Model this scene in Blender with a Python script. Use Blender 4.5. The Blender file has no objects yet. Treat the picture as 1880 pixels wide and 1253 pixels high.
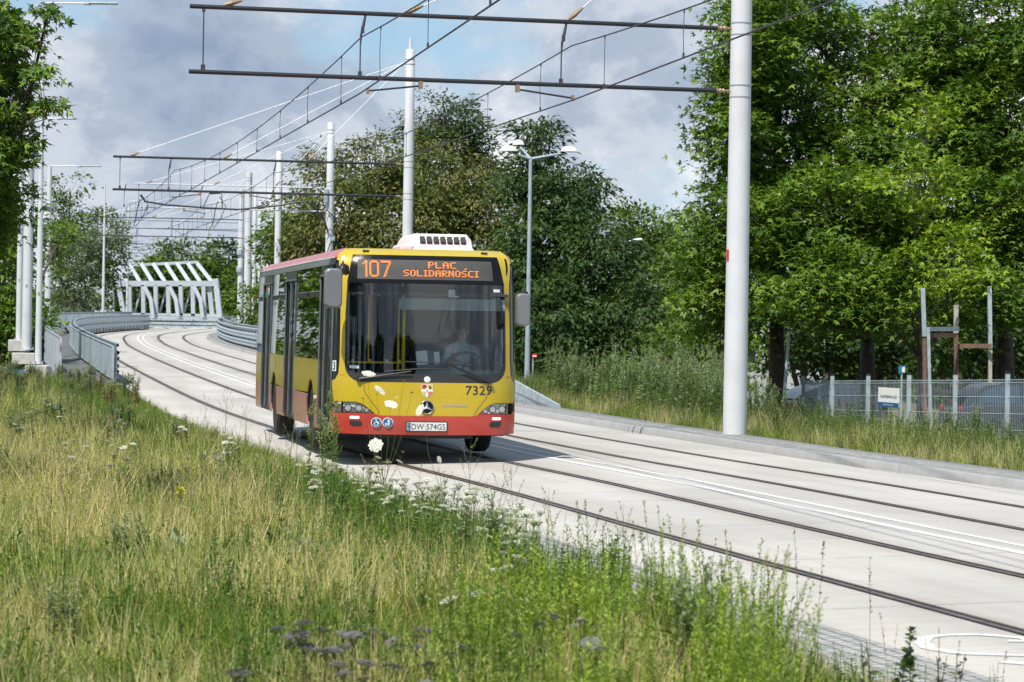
import bpy, bmesh, math, random
import numpy as np
from mathutils import Vector, Matrix, geometry
R = math.radians
random.seed(7); rng = np.random.default_rng(11)
scene = bpy.context.scene
COL = scene.collection

# ------------------------------------------------------------------ camera
F_PX, CX, CY = 5016.0, 940.0, 626.5      # focal length and centre in photo pixels (1880 wide)
EYE = 1.82
PITCH, ROLL = math.atan(22.5/F_PX), R(0.93)
cam_d = bpy.data.cameras.new('camera'); cam = bpy.data.objects.new('camera', cam_d); COL.objects.link(cam)
cam_d.sensor_width = 36.0; cam_d.lens = F_PX/1880*36
cam_d.clip_start = 0.5; cam_d.clip_end = 6000
c_f = Vector((0, math.cos(PITCH), -math.sin(PITCH)))
_r0 = Vector((1, 0, 0)); _u0 = Vector((0, math.sin(PITCH), math.cos(PITCH)))
c_r = _r0*math.cos(ROLL) + _u0*math.sin(ROLL); c_u = _u0*math.cos(ROLL) - _r0*math.sin(ROLL)
cam.matrix_world = Matrix(((c_r.x, c_u.x, -c_f.x, 0), (c_r.y, c_u.y, -c_f.y, 0), (c_r.z, c_u.z, -c_f.z, EYE), (0, 0, 0, 1)))
cam_d.dof.use_dof = True; cam_d.dof.focus_distance = 37.5; cam_d.dof.aperture_fstop = 7.0
scene.camera = cam

# ------------------------------------------------------------------ light
SUN_EL, SUN_TO = R(57), Vector((0.50, 0.86, 0)).normalized()     # shadows fall away to the right
sd = -SUN_TO*math.cos(SUN_EL); sd.z = math.sin(SUN_EL)           # direction towards the sun
sun_d = bpy.data.lights.new('sun', 'SUN'); sun = bpy.data.objects.new('sun', sun_d); COL.objects.link(sun)
sun_d.energy = 5.0; sun_d.angle = R(0.6); sun_d.color = (1.0, 0.94, 0.85)
sun.rotation_euler = (-sd).to_track_quat('-Z', 'Y').to_euler(); sun.location = (0, 0, 60)
world = bpy.data.worlds.new('World'); scene.world = world; world.use_nodes = True
wn, wl = world.node_tree.nodes, world.node_tree.links
wn.clear()
w_out = wn.new('ShaderNodeOutputWorld'); w_bg = wn.new('ShaderNodeBackground'); w_bg.inputs['Strength'].default_value = 0.11
sky = wn.new('ShaderNodeTexSky'); sky.sky_type = 'NISHITA'; sky.sun_disc = False
sky.sun_elevation = SUN_EL; sky.sun_rotation = math.atan2(sd.x, sd.y); sky.dust_density = 0.4; sky.air_density = 1.0
tc = wn.new('ShaderNodeTexCoord')
def w_noise(scale, detail, rough, loc, sc=(1, 1, 1), dist=0.0):
    mp = wn.new('ShaderNodeMapping'); mp.inputs['Scale'].default_value = sc; mp.inputs['Location'].default_value = loc
    wl.new(tc.outputs['Generated'], mp.inputs['Vector'])
    n = wn.new('ShaderNodeTexNoise'); n.inputs['Scale'].default_value = scale; n.inputs['Detail'].default_value = detail
    n.inputs['Roughness'].default_value = rough; n.inputs['Distortion'].default_value = dist
    wl.new(mp.outputs['Vector'], n.inputs['Vector']); return n
n1 = w_noise(5.5, 10, 0.58, (0.87855, 6.21163, 6.31931), (1, 1, 1.3), 0.15)
n2 = w_noise(8.0, 11, 0.60, (8.55, 7.59144, 4.53259), (1, 1, 1.35), 0.2)
def ramp(nodes, pts, interp='EASE'):
    r = nodes.new('ShaderNodeValToRGB'); r.color_ramp.interpolation = interp
    e = r.color_ramp.elements
    while len(e) < len(pts): e.new(0.5)
    for el, (p, c) in zip(e, pts): el.position = p; el.color = (*c, 1) if len(c) == 3 else c
    return r
cover = ramp(wn, [(0.36, (.02, .02, .02)), (0.46, (1, 1, 1))]); wl.new(n1.outputs['Fac'], cover.inputs['Fac'])
tone = ramp(wn, [(0.35, (2.2, 2.9, 4.0)), (0.46, (3.3, 3.9, 4.9)), (0.53, (4.9, 5.3, 6.0)), (0.61, (8.0, 8.0, 8.2))]); wl.new(n2.outputs['Fac'], tone.inputs['Fac'])
# paler air and haze low over the horizon
w_sep = wn.new('ShaderNodeSeparateXYZ'); wl.new(tc.outputs['Generated'], w_sep.inputs[0])
w_hz = wn.new('ShaderNodeMapRange'); w_hz.interpolation_type = 'SMOOTHSTEP'; w_hz.inputs['From Min'].default_value = 0.0; w_hz.inputs['From Max'].default_value = 0.055; w_hz.inputs['To Min'].default_value = .6; w_hz.inputs['To Max'].default_value = 0.0
wl.new(w_sep.outputs[2], w_hz.inputs['Value'])
w_hm = wn.new('ShaderNodeMix'); w_hm.data_type = 'RGBA'; wl.new(w_hz.outputs['Result'], w_hm.inputs[0]); w_hm.inputs[7].default_value = (5.3, 5.8, 6.5, 1)
w_mix = wn.new('ShaderNodeMix'); w_mix.data_type = 'RGBA'
# the cloud cover thins out overhead
w_sp2 = wn.new('ShaderNodeSeparateXYZ'); wl.new(tc.outputs['Generated'], w_sp2.inputs[0])
w_up = wn.new('ShaderNodeMapRange'); w_up.interpolation_type = 'SMOOTHSTEP'; w_up.inputs['From Min'].default_value = .22; w_up.inputs['From Max'].default_value = .55; w_up.inputs['To Min'].default_value = 1.0; w_up.inputs['To Max'].default_value = .12
wl.new(w_sp2.outputs[2], w_up.inputs['Value'])
w_mu = wn.new('ShaderNodeMath'); w_mu.operation = 'MULTIPLY'; wl.new(cover.outputs['Color'], w_mu.inputs[0]); wl.new(w_up.outputs['Result'], w_mu.inputs[1])
wl.new(w_mu.outputs[0], w_mix.inputs[0]); w_cl = wn.new('ShaderNodeMix'); w_cl.data_type = 'RGBA'; w_cl.inputs[0].default_value = .6; wl.new(sky.outputs['Color'], w_cl.inputs[6]); w_cl.inputs[7].default_value = (2.3, 4.2, 6.2, 1); wl.new(w_cl.outputs[2], w_mix.inputs[6]); wl.new(tone.outputs['Color'], w_mix.inputs[7])
wl.new(w_mix.outputs[2], w_hm.inputs[6]); wl.new(w_hm.outputs[2], w_bg.inputs['Color']); wl.new(w_bg.outputs['Background'], w_out.inputs['Surface'])

scene.view_settings.view_transform = 'Standard'; scene.view_settings.look = 'None'
scene.view_settings.exposure = 0.25; scene.view_settings.gamma = 1.0
scene.render.engine = 'CYCLES'
cy = scene.cycles
cy.max_bounces = 7; cy.diffuse_bounces = 2; cy.glossy_bounces = 3; cy.transmission_bounces = 4; cy.transparent_max_bounces = 12
cy.caustics_reflective = False; cy.caustics_refractive = False; cy.use_denoising = True
try: cy.denoiser = 'OPENIMAGEDENOISE'
except Exception: pass

# ------------------------------------------------------------------ helpers
def ray(px, py):
    return c_f + c_r*((px-CX)/F_PX) + c_u*((CY-py)/F_PX)
def at(px, py, Y):
    d = ray(px, py); return Vector((0, 0, EYE)) + d*(Y/d.y)
def gp(px, py, z=0.0):
    d = ray(px, py); return Vector((0, 0, EYE)) + d*((z-EYE)/d.z)

def tag(o, label=None, cat=None, group=None, kind=None):
    if label: o['label'] = label
    if cat: o['category'] = cat
    if group: o['group'] = group
    if kind: o['kind'] = kind
    return o
def empty(name, loc=(0, 0, 0), rz=0.0, **k):
    o = bpy.data.objects.new(name, None); COL.objects.link(o); o.location = loc; o.rotation_euler = (0, 0, rz)
    o.empty_display_size = 0.3; return tag(o, **k)
def link(name, me, m, parent=None, smooth=False, **k):
    if m is not None and not me.materials:
        for q in (m if isinstance(m, (list, tuple)) else [m]): me.materials.append(q)
    if smooth: me.polygons.foreach_set('use_smooth', [True]*len(me.polygons))
    o = bpy.data.objects.new(name, me); COL.objects.link(o)
    if parent: o.parent = parent
    return tag(o, **k)
def copy_tree(o, parent=None):
    c = o.copy(); COL.objects.link(c); c.parent = parent
    for ch in [x for x in KIDS.get(o.name, [])]: copy_tree(ch, c)
    return c
KIDS = {}
def remember(o):
    """note the children once so that copies in a loop are cheap"""
    KIDS[o.name] = list(o.children)
    for ch in o.children: remember(ch)
    return o

class MB:
    """collects boxes, bars, tubes and sheets and links them as ONE mesh"""
    def __init__(s): s.v = []; s.f = []; s.mi = []; s.cur = 0; s.uv = None
    def add(s, vs, fs):
        b = len(s.v); s.v += [tuple(q) for q in vs]; s.f += [tuple(b+i for i in f) for f in fs]; s.mi += [s.cur]*len(fs); return s
    def box(s, c, d, rz=0.0, M=None, bev=0.0):
        x, y, z = d[0]/2, d[1]/2, d[2]/2
        if bev > 0:
            b = min(bev, x*.9, y*.9, z*.9); vs = []
            for sx in (-1, 1):
                for sy in (-1, 1):
                    for sz in (-1, 1):
                        vs += [(sx*x, sy*(y-b), sz*(z-b)), (sx*(x-b), sy*y, sz*(z-b)), (sx*(x-b), sy*(y-b), sz*z)]
            bm = bmesh.new(); [bm.verts.new(q) for q in vs]; bmesh.ops.convex_hull(bm, input=bm.verts)
            bm.verts.index_update(); vs = [q.co.copy() for q in bm.verts]; fs = [[w.index for w in f.verts] for f in bm.faces]; bm.free()
        else:
            vs = [(-x, -y, -z), (x, -y, -z), (x, y, -z), (-x, y, -z), (-x, -y, z), (x, -y, z), (x, y, z), (-x, y, z)]
            fs = [(3, 2, 1, 0), (4, 5, 6, 7), (0, 1, 5, 4), (1, 2, 6, 5), (2, 3, 7, 6), (3, 0, 4, 7)]
        T = Matrix.Translation(c) @ (M if M else Matrix.Rotation(rz, 4, 'Z'))
        return s.add([T @ Vector(q) for q in vs], fs)
    def tube(s, pts, r, n=8, caps=True):
        pts = [Vector(p) for p in pts]; rs = r if isinstance(r, (list, tuple)) else [r]*len(pts)
        vs, fs = [], []; up = None
        for i, p in enumerate(pts):
            d = (pts[min(i+1, len(pts)-1)]-pts[max(i-1, 0)]).normalized()
            if up is None: up = Vector((0, 0, 1)) if abs(d.z) < .9 else Vector((1, 0, 0))
            a = d.cross(up); a = a.normalized() if a.length > 1e-6 else Vector((1, 0, 0)); b = a.cross(d); up = b
            vs += [p+(a*math.cos(2*math.pi*k/n)+b*math.sin(2*math.pi*k/n))*rs[i] for k in range(n)]
        for i in range(len(pts)-1):
            for k in range(n):
                fs.append((i*n+k, i*n+(k+1) % n, (i+1)*n+(k+1) % n, (i+1)*n+k))
        if caps: fs += [tuple(range(n))[::-1], tuple((len(pts)-1)*n+k for k in range(n))]
        return s.add(vs, fs)
    def lathe(s, prof, c=(0, 0, 0), n=16, M=None):
        vs = []
        for r, z in prof:
            for k in range(n): vs.append(Vector((r*math.cos(2*math.pi*k/n), r*math.sin(2*math.pi*k/n), z)))
        T = Matrix.Translation(c) @ (M if M else Matrix())
        fs = [(i*n+k, i*n+(k+1) % n, (i+1)*n+(k+1) % n, (i+1)*n+k) for i in range(len(prof)-1) for k in range(n)]
        fs += [tuple(range(n))[::-1], tuple((len(prof)-1)*n+k for k in range(n))]
        return s.add([T @ q for q in vs], fs)
    def prism(s, poly, d, M=None):
        """poly: (a,b) outline in the local xz plane, depth d along +y"""
        T = M if M else Matrix(); n = len(poly)
        vs = [T @ Vector((a, 0, b)) for a, b in poly]+[T @ Vector((a, d, b)) for a, b in poly]
        return s.add(vs, [tuple(range(n)), tuple(range(2*n-1, n-1, -1))]+[(i, i+n, (i+1) % n+n, (i+1) % n) for i in range(n)])
    def build(s, name, m, parent=None, smooth=False, **k):
        me = bpy.data.meshes.new(name); me.from_pydata(s.v, [], s.f)
        for q in (m if isinstance(m, (list, tuple)) else [m]): me.materials.append(q)
        if isinstance(m, (list, tuple)): me.polygons.foreach_set('material_index', s.mi)
        me.update()
        if smooth == 'auto':
            me.polygons.foreach_set('use_smooth', [True]*len(me.polygons))
            try: me.set_sharp_from_angle(angle=R(35))
            except Exception: pass
            return link(name, me, None, parent, **k)
        return link(name, me, None, parent, smooth, **k)

def np_mesh(name, v, f, m, parent=None, col=None, uv=None, smooth=False, **k):
    """v (N,3), f (M,4 or 3) numpy; col (N,3) natural colour per vertex"""
    me = bpy.data.meshes.new(name); v = np.ascontiguousarray(v, dtype=np.float32); f = np.ascontiguousarray(f, dtype=np.int32)
    n = f.shape[1]
    me.vertices.add(len(v)); me.vertices.foreach_set('co', v.ravel())
    me.loops.add(f.size); me.loops.foreach_set('vertex_index', f.ravel())
    me.polygons.add(len(f)); me.polygons.foreach_set('loop_start', np.arange(0, f.size, n, dtype=np.int32))
    if smooth: me.polygons.foreach_set('use_smooth', np.ones(len(f), dtype=bool))
    me.update(calc_edges=True)
    if col is not None:
        a = me.color_attributes.new('Col', 'FLOAT_COLOR', 'POINT')
        c4 = np.ones((len(v), 4), dtype=np.float32); c4[:, :3] = col; a.data.foreach_set('color', c4.ravel())
    if uv is not None:
        u = me.uv_layers.new(name='UVMap'); u.data.foreach_set('uv', uv[f.ravel()].astype(np.float32).ravel())
    return link(name, me, m, parent, **k)

# ------------------------------------------------------------------ materials
MATS = {}
def pm(name, c, rough=.6, metal=0.0, var=0.0, vs=3.0, bump=0.0, bs=40.0, spec=None, c2=None, coat=0.0, emit=None, es=0.0):
    m = bpy.data.materials.new(name); m.use_nodes = True; n, l = m.node_tree.nodes, m.node_tree.links
    b = n['Principled BSDF']; b.inputs['Base Color'].default_value = (*c, 1); b.inputs['Roughness'].default_value = rough; b.inputs['Metallic'].default_value = metal
    if spec is not None: b.inputs['Specular IOR Level'].default_value = spec
    if coat: b.inputs['Coat Weight'].default_value = coat; b.inputs['Coat Roughness'].default_value = .06
    if emit: b.inputs['Emission Color'].default_value = (*emit, 1); b.inputs['Emission Strength'].default_value = es
    t = n.new('ShaderNodeTexCoord')
    if var > 0 or c2:
        z = n.new('ShaderNodeTexNoise'); z.inputs['Scale'].default_value = vs; z.inputs['Detail'].default_value = 6; z.inputs['Roughness'].default_value = .62
        l.new(t.outputs['Object'], z.inputs['Vector'])
        lo = c2 if c2 else tuple(max(0, x*(1-var)) for x in c); hi = c if c2 else tuple(min(1, x*(1+var)) for x in c)
        r = ramp(n, [(.36, lo), (.64, hi)], 'LINEAR'); l.new(z.outputs['Fac'], r.inputs['Fac']); l.new(r.outputs['Color'], b.inputs['Base Color'])
    if bump > 0:
        z2 = n.new('ShaderNodeTexNoise'); z2.inputs['Scale'].default_value = bs; z2.inputs['Detail'].default_value = 5
        l.new(t.outputs['Object'], z2.inputs['Vector']); bb = n.new('ShaderNodeBump'); bb.inputs['Strength'].default_value = bump; bb.inputs['Distance'].default_value = .01
        l.new(z2.outputs['Fac'], bb.inputs['Height']); l.new(bb.outputs['Normal'], b.inputs['Normal'])
    MATS[name] = m; return m
pm('white_paint', (.60, .62, .65), .38, var=.06, vs=1.2)
pm('white_steel', (.45, .49, .54), .45, var=.08, vs=.8)
pm('pole_band', (.30, .33, .37), .45)
pm('galvanised', (.42, .49, .53), .42, .35, var=.2, vs=5)
pm('galvanised_dark', (.16, .19, .21), .5, .4, var=.2, vs=5)
pm('mesh_steel', (.40, .48, .52), .5, .2, var=.12, vs=3)
pm('beam_black', (.020, .022, .026), .45)
pm('wire_dark', (.045, .042, .06), .6)
pm('stay_white', (.75, .77, .80), .6)
pm('brass', (.30, .22, .14), .5, .3)
pm('concrete_block', (.50, .50, .48), .85, var=.12, vs=4, bump=.3, bs=60)
pm('asphalt', (.11, .115, .12), .9, var=.2, vs=10)
pm('rail_steel', (.20, .16, .14), .42, .6, var=.35, vs=6)
pm('rail_seal', (.035, .028, .026), .85, var=.4, vs=9)
pm('road_paint', (.68, .68, .66), .7, c2=(.55, .54, .52), vs=5)
pm('road_paint_worn', (.64, .635, .615), .75, c2=(.50, .49, .47), vs=7)
pm('black_plastic', (.018, .018, .02), .5)
pm('rust', (.16, .095, .07), .8, var=.3, vs=8)
pm('wood_grey', (.42, .38, .33), .85, var=.2, vs=12)
pm('blue_paint', (.02, .17, .32), .6)
pm('red_paint', (.55, .03, .02), .5)
pm('lamp_white', (.78, .77, .74), .4, var=.04)
pm('bark', (.075, .058, .045), .95, var=.4, vs=6, bump=.6, bs=20)
pm('bark_pale', (.22, .20, .17), .95, var=.4, vs=6)

# road concrete: slabs with joints, brushed streaks, wear, in road coordinates (uv = metres along, metres across)
def road_mat():
    m = bpy.data.materials.new('road_concrete'); m.use_nodes = True; n, l = m.node_tree.nodes, m.node_tree.links
    b = n['Principled BSDF']; b.inputs['Roughness'].default_value = .78
    uv = n.new('ShaderNodeUVMap'); uv.uv_map = 'UVMap'
    def nz(sc, s, d=6, rg=.6):
        mp = n.new('ShaderNodeMapping'); mp.inputs['Scale'].default_value = sc; l.new(uv.outputs['UV'], mp.inputs['Vector'])
        z = n.new('ShaderNodeTexNoise'); z.inputs['Scale'].default_value = s; z.inputs['Detail'].default_value = d; z.inputs['Roughness'].default_value = rg
        l.new(mp.outputs['Vector'], z.inputs['Vector']); return z.outputs['Fac']
    def mixc(fac, a, c, mode='MIX'):
        x = n.new('ShaderNodeMix'); x.data_type = 'RGBA'; x.blend_type = mode
        if isinstance(fac, float): x.inputs[0].default_value = fac
        else: l.new(fac, x.inputs[0])
        for i, q in ((6, a), (7, c)):
            if isinstance(q, tuple): x.inputs[i].default_value = (*q, 1)
            else: l.new(q, x.inputs[i])
        return x.outputs[2]
    def math_(op, a, bb=None):
        x = n.new('ShaderNodeMath'); x.operation = op
        for i, q in enumerate((a, bb)):
            if q is None: continue
            if isinstance(q, (int, float)): x.inputs[i].default_value = q
            else: l.new(q, x.inputs[i])
        return x.outputs[0]
    r0 = ramp(n, [(.3, (.445, .425, .395)), (.7, (.54, .52, .487))], 'LINEAR'); l.new(nz((.25, .5, 1), 1.0), r0.inputs['Fac'])
    r1 = ramp(n, [(.35, (.86, .85, .84)), (.65, (1, 1, 1))], 'LINEAR'); l.new(nz((14, .55, 1), 1.0, 8, .7), r1.inputs['Fac'])
    c = mixc(1.0, r0.outputs['Color'], r1.outputs['Color'], 'MULTIPLY')
    r2 = ramp(n, [(.40, (1, 1, 1)), (.62, (.90, .89, .88))], 'LINEAR'); l.new(nz((.10, 1.6, 1), 1.0, 7, .6), r2.inputs['Fac'])
    c = mixc(1.0, c, r2.outputs['Color'], 'MULTIPLY')
    fine = ramp(n, [(.3, (.93, .93, .93)), (.7, (1.03, 1.03, 1.03))], 'LINEAR'); l.new(nz((1, 1, 1), 35.0, 3, .7), fine.inputs['Fac'])
    c = mixc(1.0, c, fine.outputs['Color'], 'MULTIPLY')
    sx = n.new('ShaderNodeSeparateXYZ'); l.new(uv.outputs['UV'], sx.inputs[0])
    u = sx.outputs[0]; v = sx.outputs[1]
    # each slab its own tone
    fl = n.new('ShaderNodeTexWhiteNoise'); fl.noise_dimensions = '2D'
    cb = n.new('ShaderNodeCombineXYZ'); l.new(math_('FLOOR', math_('DIVIDE', u, 3.6)), cb.inputs[0]); l.new(math_('FLOOR', math_('DIVIDE', math_('ADD', v, 20.06), 2.0)), cb.inputs[1])
    l.new(cb.outputs[0], fl.inputs['Vector'])
    rs = ramp(n, [(0, (.93, .925, .92)), (1, (1.03, 1.025, 1.01))], 'LINEAR'); l.new(fl.outputs['Value'], rs.inputs['Fac'])
    c = mixc(1.0, c, rs.outputs['Color'], 'MULTIPLY')
    jt = math_('LESS_THAN', math_('ABSOLUTE', math_('SUBTRACT', math_('FRACT', math_('DIVIDE', u, 3.6)), .5)), .0040)
    wob = math_('GREATER_THAN', nz((.9, 2.2, 1), 1.4, 3), .43)
    jt = math_('MULTIPLY', math_('MULTIPLY', jt, wob), .75)
    jl = math_('LESS_THAN', math_('ABSOLUTE', math_('SUBTRACT', math_('ABSOLUTE', v), 2.95)), .008)
    c = mixc(math_('MAXIMUM', jt, math_('MULTIPLY', jl, .0)), c, (.16, .15, .14))
    # rust and grime bled from the rails, darker tyre tracks, scattered blotches
    def near(v0, w0):
        d = math_('ABSOLUTE', math_('SUBTRACT', v, v0)); q = n.new('ShaderNodeMapRange'); q.interpolation_type = 'SMOOTHSTEP'; q.inputs['From Min'].default_value = .05; q.inputs['From Max'].default_value = w0; q.inputs['To Min'].default_value = 1; q.inputs['To Max'].default_value = 0; l.new(d, q.inputs['Value']); return q.outputs['Result']
    rl = None
    for v0 in (-2.5, -1.0, 1.0, 2.5): q = near(v0, .30); rl = q if rl is None else math_('MAXIMUM', rl, q)
    rn = ramp(n, [(.38, (0, 0, 0)), (.66, (1, 1, 1))], 'LINEAR'); l.new(nz((.55, 2.2, 1), 1.6, 6, .65), rn.inputs['Fac'])
    c = mixc(math_('MULTIPLY', math_('MULTIPLY', rl, rn.outputs['Color']), .60), c, (.30, .215, .155))
    tr = None
    for v0 in (-2.75, -.75, .85, 2.9): q = near(v0, .38); tr = q if tr is None else math_('MAXIMUM', tr, q)
    c = mixc(math_('MULTIPLY', math_('MULTIPLY', tr, .22), nz((.12, 3, 1), 1.2, 5)), c, (.20, .19, .185))
    bl = ramp(n, [(.60, (0, 0, 0)), (.70, (1, 1, 1))], 'LINEAR'); l.new(nz((.9, 1.1, 1), .9, 8, .7), bl.inputs['Fac']); c = mixc(math_('MULTIPLY', bl.outputs['Color'], .16), c, (.22, .20, .17))
    ll = math_('LESS_THAN', math_('ABSOLUTE', math_('SUBTRACT', v, -.02)), .009); c = mixc(math_('MULTIPLY', ll, .6), c, (.15, .14, .13))
    l.new(c, b.inputs['Base Color'])
    bp = n.new('ShaderNodeBump'); bp.inputs['Strength'].default_value = .25; bp.inputs['Distance'].default_value = .01; l.new(nz((1, .3, 1), 60.0, 3), bp.inputs['Height']); l.new(bp.outputs['Normal'], b.inputs['Normal'])
    return m
MATS['road'] = road_mat()
def sett_mat():
    m = bpy.data.materials.new('stone_setts'); m.use_nodes = True; n, l = m.node_tree.nodes, m.node_tree.links
    b = n['Principled BSDF']; b.inputs['Roughness'].default_value = .85
    uv = n.new('ShaderNodeUVMap'); uv.uv_map = 'UVMap'
    nz = n.new('ShaderNodeTexNoise'); nz.inputs['Scale'].default_value = 6; l.new(uv.outputs['UV'], nz.inputs['Vector'])
    mx = n.new('ShaderNodeMix'); mx.data_type = 'RGBA'; mx.inputs[0].default_value = .035; l.new(uv.outputs['UV'], mx.inputs[6]); l.new(nz.outputs['Color'], mx.inputs[7])
    v = n.new('ShaderNodeTexBrick'); v.inputs['Scale'].default_value = 1.0; v.inputs['Brick Width'].default_value = .105; v.inputs['Row Height'].default_value = .10
    v.inputs['Mortar Size'].default_value = .011; v.inputs['Mortar Smooth'].default_value = .3; v.inputs['Bias'].default_value = .1
    v.inputs['Color1'].default_value = (.24, .24, .235, 1); v.inputs['Color2'].default_value = (.40, .395, .385, 1); v.inputs['Mortar'].default_value = (.15, .14, .11, 1)
    l.new(mx.outputs[2], v.inputs['Vector'])
    l.new(v.outputs['Color'], b.inputs['Base Color'])
    bp = n.new('ShaderNodeBump'); bp.inputs['Strength'].default_value = .7; bp.inputs['Distance'].default_value = .02; bp.invert = True
    l.new(v.outputs['Fac'], bp.inputs['Height']); l.new(bp.outputs['Normal'], b.inputs['Normal'])
    return m
MATS['setts'] = sett_mat()
pm('kerb_stone', (.30, .30, .295), .85, var=.08, vs=2.5, bump=.3, bs=30)
def ground_mat():
    m = pm('ground_soil', (.16, .13, .07), .95, c2=(.07, .09, .03), vs=.8, bump=.5, bs=8); return m
MATS['ground'] = ground_mat()
def plant_mat(name, rough=.6, trans=.35, gain=1.0):
    m = bpy.data.materials.new(name); m.use_nodes = True; n, l = m.node_tree.nodes, m.node_tree.links
    b = n['Principled BSDF']; b.inputs['Roughness'].default_value = rough; b.inputs['Specular IOR Level'].default_value = .35
    a = n.new('ShaderNodeVertexColor'); a.layer_name = 'Col'; l.new(a.outputs['Color'], b.inputs['Base Color'])
    t = n.new('ShaderNodeBsdfTranslucent'); g = n.new('ShaderNodeMix'); g.data_type = 'RGBA'; g.blend_type = 'MULTIPLY'; g.inputs[0].default_value = 1
    l.new(a.outputs['Color'], g.inputs[6]); g.inputs[7].default_value = (1.25*gain, 1.35*gain, .6*gain, 1); l.new(g.outputs[2], t.inputs['Color'])
    mx = n.new('ShaderNodeMixShader'); mx.inputs[0].default_value = trans; l.new(b.outputs[0], mx.inputs[1]); l.new(t.outputs[0], mx.inputs[2])
    l.new(mx.outputs[0], n['Material Output'].inputs['Surface']); MATS[name] = m; return m
plant_mat('leaf', .5, .27); plant_mat('grass', .65, .28); plant_mat('petal', .8, .2)
# ------------------------------------------------------------------ the road path
KN = np.array([(12.5, -10, 0), (10.1, 0, 0), (7.7, 10, 0), (4.42, 23.6, 0), (2.25, 33, 0), (0.05, 41.9, 0), (-3.9, 60, .03), (-8.45, 84, .16), (-14.3, 115, .47), (-19.75, 147, .74),
               (-22.9, 170, 1.08), (-24.25, 195, 1.29), (-24.9, 215, 1.42), (-26.6, 230, 1.49), (-30.5, 246, 1.52), (-38, 262, 1.52), (-50, 276, 1.5)], float)
def catmull(K, n=24):
    out = []
    for i in range(1, len(K)-2):
        p0, p1, p2, p3 = K[i-1], K[i], K[i+1], K[i+2]
        for t in np.linspace(0, 1, n, endpoint=False):
            out.append(.5*((2*p1)+(-p0+p2)*t+(2*p0-5*p1+4*p2-p3)*t*t+(-p0+3*p1-3*p2+p3)*t**3))
    out.append(K[-2]); return np.array(out)
PTH = catmull(np.vstack([KN[0]*2-KN[1], KN, KN[-1]*2-KN[-2]]))
for _ in range(6):                                   # ease the heading
    PTH[1:-1, :2] = .25*PTH[:-2, :2]+.5*PTH[1:-1, :2]+.25*PTH[2:, :2]
_seg = np.linalg.norm(np.diff(PTH[:, :2], axis=0), axis=1); SL = np.concatenate([[0], np.cumsum(_seg)])
_t = np.gradient(PTH[:, :2], SL, axis=0); _t /= np.linalg.norm(_t, axis=1)[:, None]
def rp(s, u, dz=0.0, crown=True):
    """road point(s) at arc length s, u metres right of the double line"""
    s = np.asarray(s, float); u = np.broadcast_to(np.asarray(u, float), s.shape)
    x, y, z = (np.interp(s, SL, PTH[:, i]) for i in range(3)); tx = np.interp(s, SL, _t[:, 0]); ty = np.interp(s, SL, _t[:, 1])
    uc = np.clip(u, -3.6, 4.0)
    zc = np.where(uc < 0, .03*uc, -.012*uc) if crown else 0*uc
    return np.stack([x+u*ty, y-u*tx, z+zc+dz], -1)
def s_at_Y(Y): return float(np.interp(Y, PTH[:, 1], SL))
def heading(s):
    return math.atan2(-float(np.interp(s, SL, _t[:, 0])), float(np.interp(s, SL, _t[:, 1])))   # rotation about z of the local +y
def su(X, Y):
    """nearest path station and offset for points"""
    P = np.stack([np.ravel(X), np.ravel(Y)], -1); S = np.empty(len(P)); U = np.empty(len(P))
    sub = PTH[::3, :2]; tt = _t[::3]; ss = SL[::3]
    for a in range(0, len(P), 4000):
        d = P[a:a+4000, None, :]-sub[None]; k = (d**2).sum(-1).argmin(1); dd = d[np.arange(len(k)), k]
        S[a:a+4000] = ss[k]+(dd*tt[k]).sum(1); U[a:a+4000] = dd[:, 0]*tt[k, 1]-dd[:, 1]*tt[k, 0]
    return S.reshape(np.shape(X)), U.reshape(np.shape(X))
S60, S80 = s_at_Y(60), s_at_Y(80)
def gz(X, Y):
    """ground height"""
    X, Y = np.asarray(X, float), np.asarray(Y, float); S, U = su(X, Y); zr = np.interp(S, SL, PTH[:, 2])
    left = zr-.10+np.where(Y > 26, np.interp(-U, [0, 3.5, 3.75, 6.0, 9], [-.3, -.3, -.02, .06, .06]), np.interp(-U, [0, 3.5, 4.5, 6.0, 9], [-.25, -.25, -.02, .06, .06]))
    right = zr+np.interp(U, [0, 4.2, 4.9, 6.5, 9.5, 12.5, 15, 20], [-.3, -.3, .03, -.02, -.22, -.42, -.75, -.85])
    g = np.where(U < 0, left, right)
    far = np.clip((S-S80)/6, 0, 1)
    g = g-far*np.clip((np.abs(U)-5.6)/5, 0, 1)*(2.4+zr)-far*.5*(U < -3.7)
    g = np.where((np.abs(U) < np.where(U < 0, 3.62, 4.2)), zr-.32, g)
    nz = .03*np.sin(X*1.9+Y*.7)+.03*np.sin(X*.6-Y*1.3)
    return g+nz*np.clip((np.abs(U)-5)/2, 0, 1)
gx = np.concatenate([-np.geomspace(1500, 40, 26), np.arange(-36, 30, .75), np.geomspace(32, 1500, 26)])
gy = np.concatenate([[-60, -30, -12], np.arange(-4, 110, .75), np.arange(111, 300, 3), np.geomspace(310, 3000, 20)])
GX, GY = np.meshgrid(gx, gy); GZ = gz(GX, GY); nx = len(gx)
ii = (np.arange(len(gy)-1)[:, None]*nx+np.arange(nx-1)[None]).ravel()
np_mesh('ground', np.stack([GX, GY, GZ], -1).reshape(-1, 3), np.stack([ii, ii+1, ii+1+nx, ii+nx], -1), MATS['ground'], smooth=True, kind='structure')

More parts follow.
